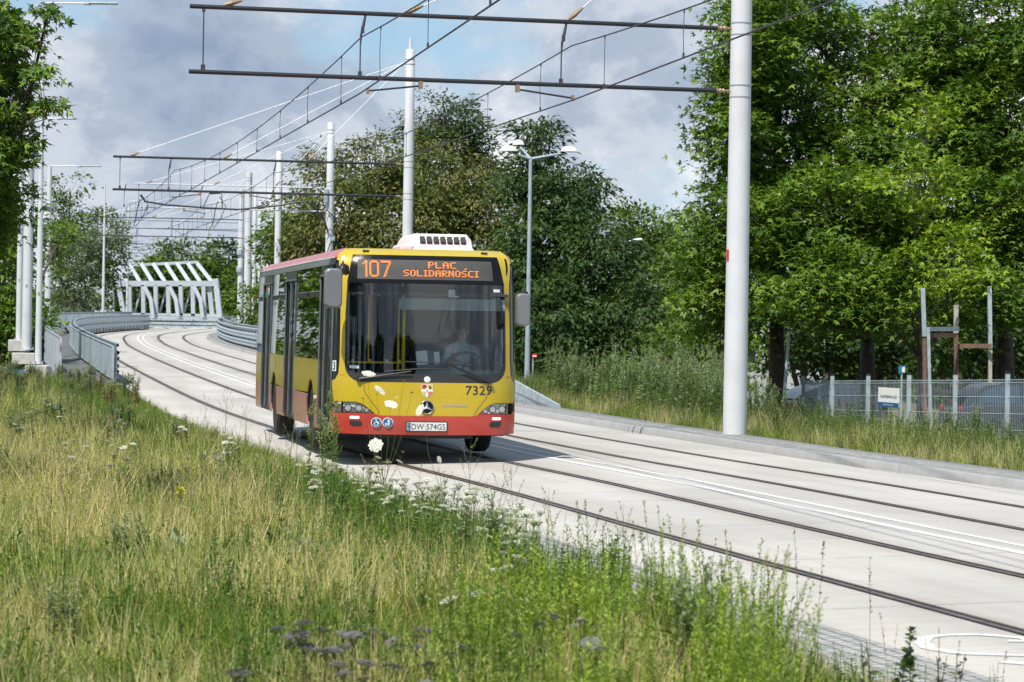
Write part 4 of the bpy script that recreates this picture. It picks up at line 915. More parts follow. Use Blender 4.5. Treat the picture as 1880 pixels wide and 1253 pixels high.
# sides --------------------------------------------------------------
def side_panels(sg):
    A = lambda t: sg*arc(t)
    def box_(t0, z0, t1, z1): return [(A(t0), z0), (A(t1), z0), (A(t1), z1), (A(t0), z1)]
    def arch(tc, r, z0=.34, n=14): return [(A(tc-r), z0)]+[(A(tc-r*math.cos(math.pi*k/n)), .50+r*.98*math.sin(math.pi*k/n)) for k in range(n+1)]+[(A(tc+r), z0)]
    AR = [2.62, 8.50]; R_ = .53
    doors = [(.335, 1.60), (5.12, 6.72), (9.30, 10.85)] if sg < 0 else []
    cuts = sorted([(a, b) for a, b in doors]); t = .33 if sg > 0 else 1.62; segs = []
    for a, b in cuts:
        if a > t: segs.append((t, a-.012))
        t = max(t, b+.012)
    segs.append((t, 11.98))
    for t0, t1 in segs:
        for nm, z0, z1, mt in (('side_panel', .822, 1.335, 'bus_yellow'), ('lower_panel', .36, .82, 'bus_red_sheen' if sg < 0 else 'bus_red')):
            o = [(A(t0), z0)]
            for c in AR:
                if c-R_ > t0 and c+R_ < t1:
                    if z0 < .5: o += [(A(c-R_), z0)]+[(A(c-R_*math.cos(math.pi*k/16)), min(z1, .50+R_*1.02*math.sin(math.pi*k/16))) for k in range(0, 9)]; 
                    if z0 < .5:
                        pass
            # simple construction: straight outline and arch as a hole clipped to the panel
            arcpts = []
            holes = []
            poly = box_(t0, z0, t1, z1)
            for c in AR:
                if c-R_ > t0 and c+R_ < t1:
                    zt = .50+R_*1.02
                    if z0 < .5:
                        kk = [k for k in range(0, 33) if .50+R_*1.02*math.sin(math.pi*k/32) <= z1]
                        lft = [(A(c-R_*math.cos(math.pi*k/32)), .50+R_*1.02*math.sin(math.pi*k/32)) for k in kk if k <= 16]
                        rgt = [(A(c-R_*math.cos(math.pi*k/32)), .50+R_*1.02*math.sin(math.pi*k/32)) for k in kk if k > 16]
                        arcpts.append((c, lft, rgt, True))
                    else:
                        kk = [k for k in range(0, 33) if .50+R_*1.02*math.sin(math.pi*k/32) >= z0]
                        arcpts.append((c, [(A(c-R_*math.cos(math.pi*k/32)), .50+R_*1.02*math.sin(math.pi*k/32)) for k in kk], [], False))
            if arcpts and z0 < .5:      # split into pieces left and right of each arch
                edges = [t0]; prev = [(A(t0), z1), (A(t0), z0)]
                for c, lft, rgt, _ in arcpts:
                    pc = prev+[(A(c-R_), z0)]+lft+[(lft[-1][0], z1)]; patch(nm, pc, B_[mt], th=.03, step=.12)
                    prev = [(rgt[0][0], z1)]+rgt+[(A(c+R_), z0)]
                patch(nm, prev+[(A(t1), z0), (A(t1), z1)], B_[mt], th=.03, step=.12)
            elif arcpts:
                pc = [(A(t0), z0)]
                for c, a_, _, _ in arcpts: pc += a_
                pc += [(A(t1), z0), (A(t1), z1), (A(t0), z1)]; patch(nm, pc, B_[mt], th=.03, step=.12)
            else: patch(nm, poly, B_[mt], th=.03, step=.12)
        # window band
        n = max(1, round((t1-t0)/1.5)); w = (t1-t0)/n
        for k in range(n):
            a, b = t0+k*w+.01, t0+(k+1)*w-.01
            patch('side_window', box_(a, 1.34, b, 2.66), B_['side_glass'], off=-.001, th=.008, step=.2)
            patch('pillar', box_(b-.04, 1.34, b+.02 if k < n-1 else b, 2.66), B_['bus_black'], off=-.012, th=.03, step=.2)
            if w > 1.1 and sg < 0:
                z_ = 2.17; q = [Mf(A(a+.12), z_-.14, -.03), Mf(A(b-.14), z_-.14, -.03), Mf(A(b-.14), z_+.13, .008), Mf(A(a+.12), z_+.13, .008)]
                f_ = MB(); f_.add(q+[p+Vector((.012, 0, -.012)) for p in q], [(0, 1, 2, 3), (7, 6, 5, 4), (0, 4, 5, 1), (1, 5, 6, 2), (2, 6, 7, 3), (3, 7, 4, 0)]); f_.build('hopper_window', B_['bus_matt'], BUS)
                f_ = MB(); f_.tube([Mf(A(a+.12), z_+.14, .004), Mf(A(b-.14), z_+.14, .004)], .008, 4); f_.build('window_seam', B_['galvanised_dark'], BUS)
    tt = .36 if sg > 0 else .34
    patch('cant_panel', box_(tt, 2.668, 11.98, 2.76), B_['bus_black'], off=-.001, th=.02, step=.3)
    patch('roof_edge', box_(tt-.02, 2.77, 11.98, 2.90), B_['bus_roof'], off=.0, th=.02, step=.08)
    mb = MB(); mb.tube([Mf(A(t), 2.768, .006) for t in (.45, 3, 6, 9, 11.95)], .010, 5); mb.build('gutter', B_['sticker_white'], BUS)
    for a, b in doors:
        dr = patch('door', box_(a, .36, b, 2.52), B_['bus_matt'], holes=[box_(a+.05, .46, (a+b)/2-.035, 2.46)[::1], box_((a+b)/2+.035, .46, b-.05, 2.46)], off=-.02, th=.03, step=.15)
        for q0, q1 in ((a+.05, (a+b)/2-.035), ((a+b)/2+.035, b-.05)):
            patch('door_glass', box_(q0, .46, q1, 2.46), B_['side_glass'], off=-.032, th=.006, step=.2, parent=dr)
            mb = MB(); mb.tube([Mf(A(q0+.08), .9, -.09), Mf(A(q0+.08), 1.9, -.09)], .016, 6); mb.build('door_rail', B_['handrail_yellow'], dr)
        for q in (a+.02, (a+b)/2, b-.02):
            mb = MB(); mb.tube([Mf(A(q), .42, .012), Mf(A(q), 2.5, .012)], .013, 5); mb.build('door_edge', B_['galvanised_dark'], dr)
        patch('door_header', box_(a, 2.53, b, 2.66), B_['bus_black'], off=.004, th=.02, step=.2)
        mb = MB(); mb.tube([Mf(A(a), 2.525, .02), Mf(A(b), 2.525, .02)], .016, 5); mb.build('door_header_rail', B_['galvanised_dark'], BUS)
    for c in AR:
        w = empty('wheel', (0, 0, 0)); w.parent = BUS; w.location = (sg*1.10, c, .485)
        mb = MB(); mb.lathe([(.30, -.13), (.44, -.14), (.478, -.10), (.485, 0), (.478, .10), (.44, .14), (.30, .13)], n=32, M=Matrix.Rotation(R(90), 4, 'Y')); mb.build('tyre', B_['tyre'], w, smooth='auto')
        mb = MB(); mb.lathe([(.30, -.10), (.295, .10), (.27, .09), (.25, .03), (.16, .02), (.15, .08), (.10, .10), (.02, .10)] if sg > 0 else [(.02, -.10), (.10, -.10), (.15, -.08), (.16, -.02), (.25, -.03), (.27, -.09), (.295, -.10), (.30, .10)], n=24, M=Matrix.Rotation(R(90), 4, 'Y')); mb.build('rim', B_['rim'], w, smooth='auto')
        mb = MB(); pts = [(sg*.72, c-R_*math.cos(math.pi*k/12), .50+R_*1.0*math.sin(math.pi*k/12)) for k in range(13)]
        n = len(pts); mb.add(pts+[(sg*1.262, y, z) for _, y, z in pts], [(i, i+1, i+1+n, i+n) for i in range(n-1)]+[tuple(range(n))]); mb.build('wheel_housing', B_['bus_matt'], BUS)
side_panels(-1); side_panels(1)
# operator logo near the rear door: small flag-like mark and letters
for k, c in enumerate(((.02, .30, .22), (.55, .05, .04))):
    mb = MB(); A = -arc(10.45); polyF(mb, [(A-.02-.1*(1-k), 2.30+.13*k), (A+.16, 2.30+.13*k), (A+.16, 2.42+.13*k), (A-.0, 2.42+.13*k)], .006); mb.build('operator_mark', pm('mark_colour', c, .4), BUS)
text_on('MPK', -arc(10.1), 2.33, .40, .20, B_['sticker_white'], .006, bold=.03)

# roof, rear, under body ----------------------------------------------
mb = MB(); ts = [.0, .2, .4, .6, .8, .95, 1.1, 1.25]; ring_ = [Mf(s, 2.90, 0) for s in np.linspace(-arc(1.2), arc(1.2), 40)]+[Mf(arc(11.95), 2.90, 0), Mf(-arc(11.95), 2.90, 0)]
ctr_ = len(ring_); cc = [Vector((p.x*.6, p.y*.9+.6, 2.905)) for p in ring_]
mb.add(ring_+cc, [(i, (i+1) % ctr_, (i+1) % ctr_+ctr_, i+ctr_) for i in range(ctr_)]+[tuple(range(ctr_, 2*ctr_))]); mb.build('roof', B_['bus_roof'], BUS, smooth='auto')
mb = MB(); mb.box((0, 11.96, 1.58), (2.46, .05, 2.44), bev=.02); mb.build('rear_panel', B_['bus_black'], BUS)
mb = MB(); mb.box((0, 1.35, .345), (2.3, 1.3, .07)); mb.box((0, 6.1, .36), (1.35, 11.5, .16)); mb.box((0, .30, .385), (2.2, .25, .08)); mb.build('under_body', B_['bus_matt'], BUS)
mb = MB(); mb.tube([(-.95, 2.62, .485), (.95, 2.62, .485)], .07, 8); mb.build('axle', B_['bus_matt'], BUS)
# climate unit
mb = MB(); x0, x1 = -.06, .74; zc = 2.90
prof = [(1.05, 0), (1.10, .07), (1.22, .23), (1.30, .25), (2.6, .25), (2.9, .16), (3.0, .0)]
V = []; nP = len(prof)
for xx, k in ((x0-.05, .0), (x0, .75), (x0+.05, 1.0), (x1-.05, 1.0), (x1, .75), (x1+.05, .0)):
    V += [(xx, y+(1-k)*.0, zc+h*k) for y, h in prof]
mb.add(V, [(j*nP+i, j*nP+i+1, (j+1)*nP+i+1, (j+1)*nP+i) for j in range(5) for i in range(nP-1)]); ac = mb.build('climate_unit', pm('unit_white', (.72, .66, .62), .45), BUS)
for k in range(7):
    xx = x0+.125+k*.093; mb = MB(); mb.box((xx, 1.145, zc+.155), (.066, .05, .10), M=Matrix.Rotation(R(-36), 4, 'X')); mb.build('vent', B_['bus_matt'], ac)
mb = MB(); mb.box((-.15, 1.5, zc+.04), (.18, .9, .10), bev=.03); mb.build('duct', MATS['unit_white'], ac)
# mirrors
def mirror(x, z0, z1, w, y, sg, arm):
    mb = MB(); h = z1-z0; cx_, cz = x, (z0+z1)/2; prof = rrect(-w/2, -h/2, w/2, h/2, min(w, h)*.28, 5)
    V = []
    for k, yy, sc in ((0, -.10, .80), (1, -.085, .93), (2, -.03, 1.0), (3, .06, .98), (4, .10, .9)):
        V += [(cx_+a*sc, y+yy, cz+b*(1-(1-sc)*.5)) for a, b in prof]
    n = len(prof); mb.add(V, [(j*n+i, j*n+(i+1) % n, (j+1)*n+(i+1) % n, (j+1)*n+i) for j in range(4) for i in range(n)]+[tuple(range(n))[::-1], tuple(4*n+i for i in range(n))])
    o = mb.build('mirror', B_['mirror_grey'], BUS, smooth='auto')
    mb = MB(); mb.tube(arm, [.045, .05, .045, .04], 8); mb.build('mirror_arm', B_['black_plastic'], o, smooth=True)
    V = [(cx_+a*.86, y+.104, cz+b*.9) for a, b in prof]; mb = MB(); mb.add(V, [tuple(range(n))]); mb.build('mirror_glass', B_['chrome'], o)
mirror(-1.285, 2.06, 2.60, .235, -.22, -1, [(-1.20, -.20, 2.52), (-1.15, -.17, 2.63), (-1.10, -.02, 2.62), (-1.08, .14, 2.55)])
mirror(1.265, 1.86, 2.31, .185, .04, 1, [(1.24, .06, 2.25), (1.30, .08, 2.30), (1.26, .16, 2.25), (1.22, .22, 2.15)])
# orange marker on the side, near the front wheel
mb = MB(); mb.box(Mf(-arc(1.85), .80, .012), (.03, .10, .05)); mb.build('side_marker', MATS['lamp_amber'], BUS)

# cabin --------------------------------------------------------------
mb = MB(); mb.box((0, 6.2, .42), (2.4, 11.2, .06)); mb.build('cabin_floor', B_['interior_floor'], BUS)
mb = MB(); mb.box((0, 6.3, 2.66), (2.36, 11.2, .05)); mb.build('cabin_ceiling', B_['interior_dark'], BUS)
mb = MB(); mb.box((0, 11.80, 1.6), (2.4, .05, 2.2)); mb.build('cabin_rear_wall', B_['interior_dark'], BUS)
mb = MB(); mb.box((0, .42, 1.02), (1.9, .50, .10), bev=.03); mb.box((.62, .50, 1.14), (1.0, .42, .18), bev=.05); mb.box((0, .34, .75), (1.7, .1, .55)); mb.build('dashboard', B_['dash_teal'], BUS, smooth='auto')
mb = MB(); mb.box((.05, .62, 2.32), (2.1, .9, .03), M=Matrix.Rotation(R(6), 4, 'X')); mb.build('header_panel', B_['interior_dark'], BUS)
mb = MB(); mb.box((.35, .24, 2.14), (1.42, .02, .16)); mb.build('sun_blind', pm('blind', (.30, .36, .38), .7), BUS)
# yellow framed cab screen on the left and grab poles
fr = [( -1.02, 1.325), (-.29, 1.325), (-.27, 1.36), (-.27, 2.26), (-.30, 2.29), (-1.0, 2.29), (-1.04, 2.25), (-1.04, 1.36)]
mb = MB(); mb.tube([(a, .34, b) for a, b in fr]+[(fr[0][0], .34, fr[0][1])], .015, 6, caps=False); cs = mb.build('entry_guard', B_['handrail_yellow'], BUS)
for x in (-.74,): mb = MB(); mb.tube([(x, .36, 1.33), (x, .36, 2.28)], .010, 6); mb.build('guard_bar', B_['handrail_yellow'], cs)
for x, z in ((-.95, 1.35), (-.72, 1.35), (-.5, 1.35), (-.33, 1.35), (-.95, 2.26), (-.62, 2.26)): mb = MB(); mb.box((x, .33, z), (.035, .03, .035)); mb.build('guard_clip', B_['handrail_yellow'], cs)
for (x, y, z0, z1, r) in ((-.19, 1.0, 1.2, 2.15, .024), (-.26, 1.0, 1.2, 2.15, .016), (.22, 2.2, 1.5, 2.15, .028), (-.55, 4.5, .5, 2.4, .018), (.6, 6, .5, 2.4, .018)):
    mb = MB(); mb.tube([(x, y, z0), (x, y, z1)], r, 8); mb.build('grab_pole', B_['handrail_yellow'], BUS)
# papers behind the glass
for a, b, sz in ((-.17, -.02, .19), (.07, .145, .17)):
    mb = MB(); mb.box(((a+b)/2+.05, .22, 1.40), (b-a, .006, sz), M=Matrix.Rotation(R(-6), 4, 'Y')); mb.build('timetable', B_['paper'], BUS)
mb = MB(); mb.box((.09, .24, 1.42), (.14, .01, .17)); mb.build('timetable_back', B_['ink'], BUS)
# steering wheel, seats
mb = MB(); T = Matrix.Translation((.62, .85, 1.33)) @ Matrix.Rotation(R(-38), 4, 'X')
mb.tube([T @ Vector((.24*math.cos(R(a)), .24*math.sin(R(a)), 0)) for a in range(0, 361, 15)], .016, 6, caps=False)
for a in (90, 210, 330): mb.tube([T @ Vector((0, 0, -.02)), T @ Vector((.24*math.cos(R(a)), .24*math.sin(R(a)), 0))], .013, 5)
mb.build('steering_wheel', B_['bus_matt'], BUS)
def seat(x, y, z, m='seat_cloth', h=.75):
    mb = MB(); mb.box((x, y, z), (.46, .44, .10), bev=.04); s_ = mb.build('seat', B_[m], BUS, smooth='auto')
    mb = MB(); mb.box((x, y+.25, z+h/2), (.44, .10, h), M=Matrix.Rotation(R(-8), 4, 'X'), bev=.04); mb.build('seat_back', B_[m], s_, smooth='auto')
seat(.62, 1.42, .93, 'interior_dark', .85)
for y in (3.2, 4.0, 7.2, 8.0, 8.8, 9.6):
    for x in (-.95, -.48, .48, .95):
        if y < 5 and x == -.95: continue
        seat(x, y, .90 if y > 7 else .78)
# roadside: partition behind the driver
mb = MB(); mb.box((.62, 1.95, 1.5), (1.15, .04, 1.9)); mb.build('cab_partition', B_['interior_dark'], BUS)

# driver --------------------------------------------------------------
pm('skin', (.52, .33, .25), .5); pm('shirt', (.38, .62, .72), .85, var=.1, vs=9); pm('hair_dark', (.03, .022, .018), .8)
def skin_mesh(nodes, edges, radii, sub=2):
    me = bpy.data.meshes.new('body'); me.from_pydata(nodes, edges, []); o = bpy.data.objects.new('tmp_body', me); COL.objects.link(o)
    md = o.modifiers.new('s', 'SKIN'); 
    for i, r in enumerate(radii): me.skin_vertices[0].data[i].radius = r if isinstance(r, tuple) else (r, r); me.skin_vertices[0].data[i].use_root = (i == 0)
    s2 = o.modifiers.new('u', 'SUBSURF'); s2.levels = sub; s2.render_levels = sub
    dg = bpy.context.evaluated_depsgraph_get(); m2 = bpy.data.meshes.new_from_object(o.evaluated_get(dg)); bpy.data.objects.remove(o); return m2
dx, dy = .68, 1.35
drv = empty('person', (0, 0, 0), label='driver in a light blue shirt sitting behind the wheel of the bus', cat='person')
drv.matrix_world = BUS.matrix_world
drv.location = BUS.location; drv.rotation_euler = BUS.rotation_euler; drv.scale = (1, 1, 1)
N = [(dx, dy, 1.02), (dx, dy+.01, 1.20), (dx, dy+.02, 1.40), (dx, dy+.0, 1.56), (dx, dy-.01, 1.64), (dx, dy-.03, 1.74), (dx, dy-.035, 1.84),
     (dx-.17, dy, 1.52), (dx-.25, dy-.06, 1.33), (dx-.20, dy-.30, 1.30), (dx-.17, dy-.42, 1.38),
     (dx+.17, dy, 1.52), (dx+.25, dy-.06, 1.33), (dx+.16, dy-.30, 1.30), (dx+.13, dy-.42, 1.38),
     (dx-.13, dy-.25, 1.0), (dx-.15, dy-.50, .98), (dx-.15, dy-.55, .6), (dx+.13, dy-.25, 1.0), (dx+.15, dy-.50, .98), (dx+.15, dy-.55, .6)]
E = [(0, 1), (1, 2), (2, 3), (3, 4), (4, 5), (5, 6), (3, 7), (7, 8), (8, 9), (9, 10), (3, 11), (11, 12), (12, 13), (13, 14), (0, 15), (15, 16), (16, 17), (0, 18), (18, 19), (19, 20)]
Rr = [(.16, .12), (.15, .11), (.17, .11), (.12, .09), .055, (.082, .09), (.07, .08), .068, .050, .038, .034, .068, .050, .038, .034, .08, .07, .05, .08, .07, .05]
body = link('body', skin_mesh(N, E, Rr), [MATS['shirt'], MATS['skin']], drv, True)
for p in body.data.polygons:
    c = p.center
    if c.z > 1.60 or (c.y < dy-.18 and c.z > 1.15): p.material_index = 1
mb = MB(); mb.lathe([(.01, .13), (.05, .122), (.082, .09), (.094, .045), (.092, .0), (.07, -.02), (.01, -.02)], (dx, dy-.008, 1.82), 16); mb.build('hair', MATS['hair_dark'], drv, smooth=True)
mb = MB(); mb.tube([(dx, dy-.112, 1.785), (dx, dy-.133, 1.755), (dx, dy-.118, 1.745)], [.008, .015, .010], 6); mb.build('nose', MATS['skin'], drv, smooth=True)
for q in (-.033, .033):
    mb = MB(); mb.lathe([(.002, -.006), (.013, 0), (.002, .006)], (dx+q, dy-.108, 1.79), 8); mb.build('eye', MATS['ink'], drv)
    mb = MB(); mb.box((dx+q, dy-.112, 1.812), (.034, .008, .007)); mb.build('eyebrow', MATS['hair_dark'], drv)
    mb = MB(); mb.box((dx+q*2.7, dy-.025, 1.775), (.018, .035, .055), bev=.006); mb.build('ear', MATS['skin'], drv)
mb = MB(); mb.box((dx, dy-.108, 1.715), (.045, .01, .008)); mb.build('mouth', MATS['red_paint'], drv)
for sg in (-1, 1):            # hands closed on the wheel rim
    for k in range(4):
        bx = dx+sg*(.155)-.0; by = dy-.44-.006*k; bz = 1.405-.019*k
        mb = MB(); mb.tube([(bx+sg*.02, by+.03, bz), (bx-sg*.01, by-.03, bz+.01), (bx-sg*.045, by-.035, bz), (bx-sg*.05, by-.005, bz-.005)], [.010, .0095, .009, .008], 6); mb.build('finger', MATS['skin'], drv, smooth=True)
    mb = MB(); mb.tube([(dx+sg*.14, dy-.41, 1.41), (dx+sg*.10, dy-.44, 1.44), (dx+sg*.085, dy-.47, 1.445)], [.013, .011, .009], 6); mb.build('thumb', MATS['skin'], drv, smooth=True)
# ------------------------------------------------------------------ trees
LEAF = {'maple': (np.array([[0, 0, 0], [.38, -.17, .03], [1, 0, -.08], [.38, .17, .03],
                            [0, 0, 0], [.12, -.32, .03], [.42, -.72, -.05], [.36, -.18, .03],
                            [0, 0, 0], [.36, .18, .03], [.42, .72, -.05], [.12, .32, .03]], float), 3),
        'oval': (np.array([[0, 0, 0], [.45, -.27, .06], [1, 0, -.05], [.45, .27, .06]], float), 1),
        'spray': (np.array([[0, 0, 0], [.5, -.20, .05], [1, -.02, -.1], [.5, 0, .0], [0, 0, 0], [.5, 0, 0], [1, .02, -.1], [.5, .20, .05]], float), 2)}
def leaf_arrays(P, D, N, size, kind, col):
    """P positions, D pointing direction, N normal (n,3); size (n,); col (n,3)"""
    T, q = LEAF[kind]; k = len(T)
    D = D/np.linalg.norm(D, axis=1)[:, None]; Wd = np.cross(N, D); Wd /= np.linalg.norm(Wd, axis=1)[:, None]+1e-9; Nn = np.cross(D, Wd)
    V = P[:, None]+size[:, None, None]*(T[None, :, 0:1]*D[:, None]+T[None, :, 1:2]*Wd[:, None]+T[None, :, 2:3]*Nn[:, None])
    return V.reshape(-1, 3), np.arange(len(P)*k).reshape(-1, 4), np.repeat(col, k, axis=0)
def rand_dir(n):
    v = rng.normal(size=(n, 3)); return v/np.linalg.norm(v, axis=1)[:, None]
PAL = {'maple': [(.04, .10, .012), (.095, .175, .018), (.225, .31, .03)], 'maple_bright': [(.12, .22, .015), (.20, .30, .02), (.28, .36, .03)], 'deep': [(.018, .05, .010), (.04, .08, .014), (.075, .12, .018)],
       'locust': [(.045, .08, .014), (.11, .135, .026), (.25, .20, .075)], 'green': [(.045, .095, .014), (.09, .15, .018), (.15, .215, .025)],
       'silver': [(.08, .11, .06), (.14, .18, .11), (.22, .26, .18)], 'olive': [(.04, .065, .015), (.07, .085, .02), (.12, .12, .04)]}
def tree(label, base, blobs, pal, leaf='maple', lsize=.15, per=34, cr=.42, dens=5.0, group=None, cat='tree', name='tree', bark='bark', tr=.16, droop=.25, top=None, flat=.38, twigs=True, seed=None, jit=.55):
    """base (x,y) on the ground; blobs: (px,py,rx_px,ry_px,Y,depth_m[,density factor])"""
    x, y = base[:2]; z = float(gz(x, y)) if len(base) < 3 else base[2]
    root = empty(name, (x, y, z), label=label, cat=cat, group=group); O = np.array((x, y, z))
    tb = MB(); CC = []; cen = []
    for b in blobs:
        px, py, rx, ry, Y, rd = b[:6]; f = b[6] if len(b) > 6 else 1.0; k = Y/F_PX; c = np.array(at(px, py, Y)); rx, ry = rx*k, ry*k
        n = max(4, int(dens*f*math.pi*rx*ry/(math.pi*cr*cr*.8))); v = rand_dir(n); r = rng.uniform(.30, 1, n)**.42
        r *= 1+.14*np.sin(v[:, 0]*5+px)+.12*np.sin(v[:, 2]*6+py*1.3)
        p = c+v*np.stack([rx*r, rd*r, ry*r], -1); CC.append(p); cen.append((c, len(p)))
    C = np.concatenate(CC)
    # limbs
    zc = min(c[2] for c, _ in cen); fork = np.array((x, y, z+max(.6, (np.mean([c[2] for c, _ in cen])-z)*.35))); 
    tb.tube([Vector((0, 0, -.3)), Vector((.03, 0, (fork[2]-z)*.5)), Vector(fork-O)], [tr*1.25, tr, tr*.85], 9)
    for (c, n), cl in zip(cen, CC):
        mid = (fork+c)/2+rng.normal(size=3)*.25; mid[2] += .2
        tb.tube([Vector(fork-O), Vector(mid-O), Vector(c-O)], [tr*.7, tr*.45, tr*.2], 6, caps=False)
        if twigs:
            for q in cl[::max(1, len(cl)//34)]:
                s0 = c+(mid-c)*rng.uniform(0, .5); m_ = (s0+q)/2+rng.normal(size=3)*.12
                tb.tube([Vector(s0-O), Vector(m_-O), Vector(q-O)], [tr*.12, tr*.075, .006], 4, caps=False)
    tb.build('trunk', MATS[bark], root, smooth=True)
    # leaves
    n = len(C); idx = np.repeat(np.arange(n), per); m = len(idx)
    off = rng.normal(size=(m, 3))*np.array([cr*.62, cr*.62, cr*flat*.62]); rad = off[:, :2]
    off[:, 2] -= (rad**2).sum(1)/cr*.35
    P = C[idx]+off; ctr = np.concatenate([np.repeat(c[None], k, 0) for c, k in cen])[idx]
    outw = (P-ctr); outw /= np.linalg.norm(outw, axis=1)[:, None]+1e-6
    D = outw*.6+np.concatenate([rad/cr, np.zeros((m, 1))], 1)*.8+rng.normal(size=(m, 3))*.4; D[:, 2] -= droop
    N = np.array([0, 0, 1.])+rng.normal(size=(m, 3))*jit+outw*.25
    cp = np.array(PAL[pal]); ct = rng.random(n); lt = np.clip(ct[idx]*.6+rng.random(m)*.5-.05, 0, 1)*2
    i0 = np.clip(lt.astype(int), 0, 1); fr = (lt-i0)[:, None]; col = cp[i0]*(1-fr)+cp[i0+1]*fr; col *= rng.uniform(.8, 1.2, (m, 1))
    V, Fc, Cc = leaf_arrays(P-O, D, N, lsize*rng.uniform(.6, 1.15, m), leaf, col)
    np_mesh('crown', V, Fc, MATS['leaf'], root, col=Cc)
    return root
def bx_(px, Y): return (at(px, 650, Y).x, Y)
GR = 'maples behind the fence on the right'
tree('tall maple behind the thick near pole, its left edge against the sky', bx_(1425, 66), [(1385, 70, 75, 130, 65, 1.8), (1350, 215, 58, 120, 65, 1.6, 1.1), (1430, 250, 75, 115, 66, 1.6, 1.0), (1325, 400, 62, 85, 65, 1.5), (1400, 400, 80, 90, 64, 1.8), (1330, 520, 75, 90, 65, 1.6), (1440, 10, 90, 80, 67, 1.8, .8), (1490, 190, 50, 70, 66, 1.2, .45)], 'maple', lsize=.17, per=66, cr=.52, flat=.30, jit=.45, dens=11, group=GR, tr=.2)
tree('broad maple with two dark trunks behind the left end of the fence', bx_(1592, 68), [(1530, 390, 110, 100, 63, 1.8), (1500, 520, 105, 78, 62, 1.6), (1600, 535, 95, 62, 62, 1.6), (1560, 280, 90, 80, 66, 1.6, .8), (1620, 430, 90, 90, 64, 1.8), (1515, 90, 62, 85, 68, 1.4, .75), (1600, 40, 60, 75, 69, 1.4, .5), (1640, 150, 50, 65, 68, 1.2, .7), (1590, 190, 60, 65, 67, 1.3, .9)], 'maple', lsize=.17, per=66, cr=.52, flat=.30, jit=.45, dens=11, group=GR, tr=.20)
tree('tallest maple filling the upper right corner of the photo', bx_(1845, 66), [(1780, 60, 110, 110, 66, 2.0), (1840, 220, 110, 130, 65, 2.0), (1740, 230, 90, 110, 66, 1.8), (1880, 400, 90, 120, 64, 1.8), (1780, 400, 100, 110, 64, 1.8), (1700, 80, 70, 100, 67, 1.6, .7), (1840, 535, 100, 55, 62, 1.6), (1900, 60, 80, 90, 64, 1.8)], 'maple', lsize=.17, per=66, cr=.52, flat=.30, jit=.45, dens=11, group=GR, tr=.24)
tree('young bright maple with a slim grey trunk beside the post frame', bx_(1690, 66), [(1690, 330, 75, 65, 61, 1.2, .8), (1640, 400, 65, 45, 66, 1.1, .8), (1740, 480, 80, 65, 60, 1.3), (1650, 520, 65, 50, 66, 1.1), (1700, 200, 50, 65, 62, 1.0, .5)], 'maple_bright', lsize=.15, group=GR, tr=.09, bark='bark_pale', per=46, flat=.3, dens=5.5)
GD = 'dark trees far behind the fence'
tree('dark bushy tree behind the weeds, left of the thick near pole', bx_(1270, 80), [(1290, 610, 75, 75, 78, 1.8), (1230, 660, 60, 45, 76, 1.4), (1280, 480, 55, 80, 80, 1.6), (1330, 680, 50, 40, 76, 1.4, .8)], 'green', lsize=.2, per=34, cr=.5, dens=8.5, group=GD, tr=.16)
for px, Y, ry, lab in ((1480, 100, 70, 'dark tree far behind the leaning post'), (1620, 104, 75, 'dark tree far behind the left fence panels'), (1760, 98, 75, 'dark tree far behind the post frame'), (1880, 102, 80, 'dark tree far behind the fence at the right edge of the photo')):
    tree(lab, bx_(px, Y), [(px-40, 600, 70, ry, Y, 2, 1.3), (px+45, 610, 70, ry, Y+2, 2, 1.3), (px, 500, 80, 90, Y+2, 2, 1.1)], 'deep', lsize=.28, leaf='oval', per=34, cr=.6, dens=8, group=GD, tr=.22, twigs=False)
GM = 'trees in the middle behind the bus'
tree('brownish locust tree right behind the bus roof', bx_(700, 146), [(690, 300, 75, 70, 145, 2.6), (800, 330, 90, 80, 144, 2.6), (640, 390, 90, 80, 143, 2.6), (760, 410, 110, 75, 142, 2.8), (880, 370, 70, 80, 143, 2.4), (600, 310, 50, 55, 146, 1.8, .55), (580, 450, 70, 70, 144, 2.2), (900, 470, 80, 70, 142, 2.4), (700, 520, 110, 60, 142, 2.4, .7)], 'locust', leaf='spray', lsize=.34, per=44, cr=.75, dens=8, group=GM, tr=.3, droop=.5)
tree('dark tree with the highest top, above the locust crown', bx_(830, 156), [(815, 215, 62, 50, 156, 2.2), (870, 250, 40, 50, 156, 2), (770, 235, 40, 40, 156, 2, .7), (830, 320, 110, 80, 158, 2.5)], 'deep', leaf='spray', lsize=.30, per=40, cr=.7, dens=8.5, group=GM, tr=.3)
tree('dark green conical tree behind the three headed lamp', bx_(1000, 104), [(985, 260, 38, 52, 104, 1.4), (960, 330, 48, 50, 104, 1.8), (1030, 370, 72, 70, 103, 2.2), (1085, 350, 36, 45, 103, 1.4, .7), (990, 450, 80, 85, 102, 2.4), (1090, 470, 85, 80, 101, 2.4), (1020, 580, 110, 90, 99, 2.6), (1150, 590, 90, 90, 99, 2.4), (950, 540, 60, 110, 102, 2.2), (1110, 660, 110, 50, 97, 2.2)], 'deep', leaf='spray', lsize=.27, per=46, cr=.55, dens=9, group=GM, tr=.3, droop=.5)
tree('lighter round tree between the conical tree and the near pole', bx_(1210, 122), [(1180, 420, 55, 60, 122, 2), (1150, 480, 55, 60, 122, 2), (1240, 460, 50, 55, 121, 2), (1210, 550, 90, 90, 120, 2.6), (1290, 510, 50, 90, 120, 2)], 'green', leaf='oval', lsize=.27, per=38, cr=.6, dens=8, group=GM, tr=.25)
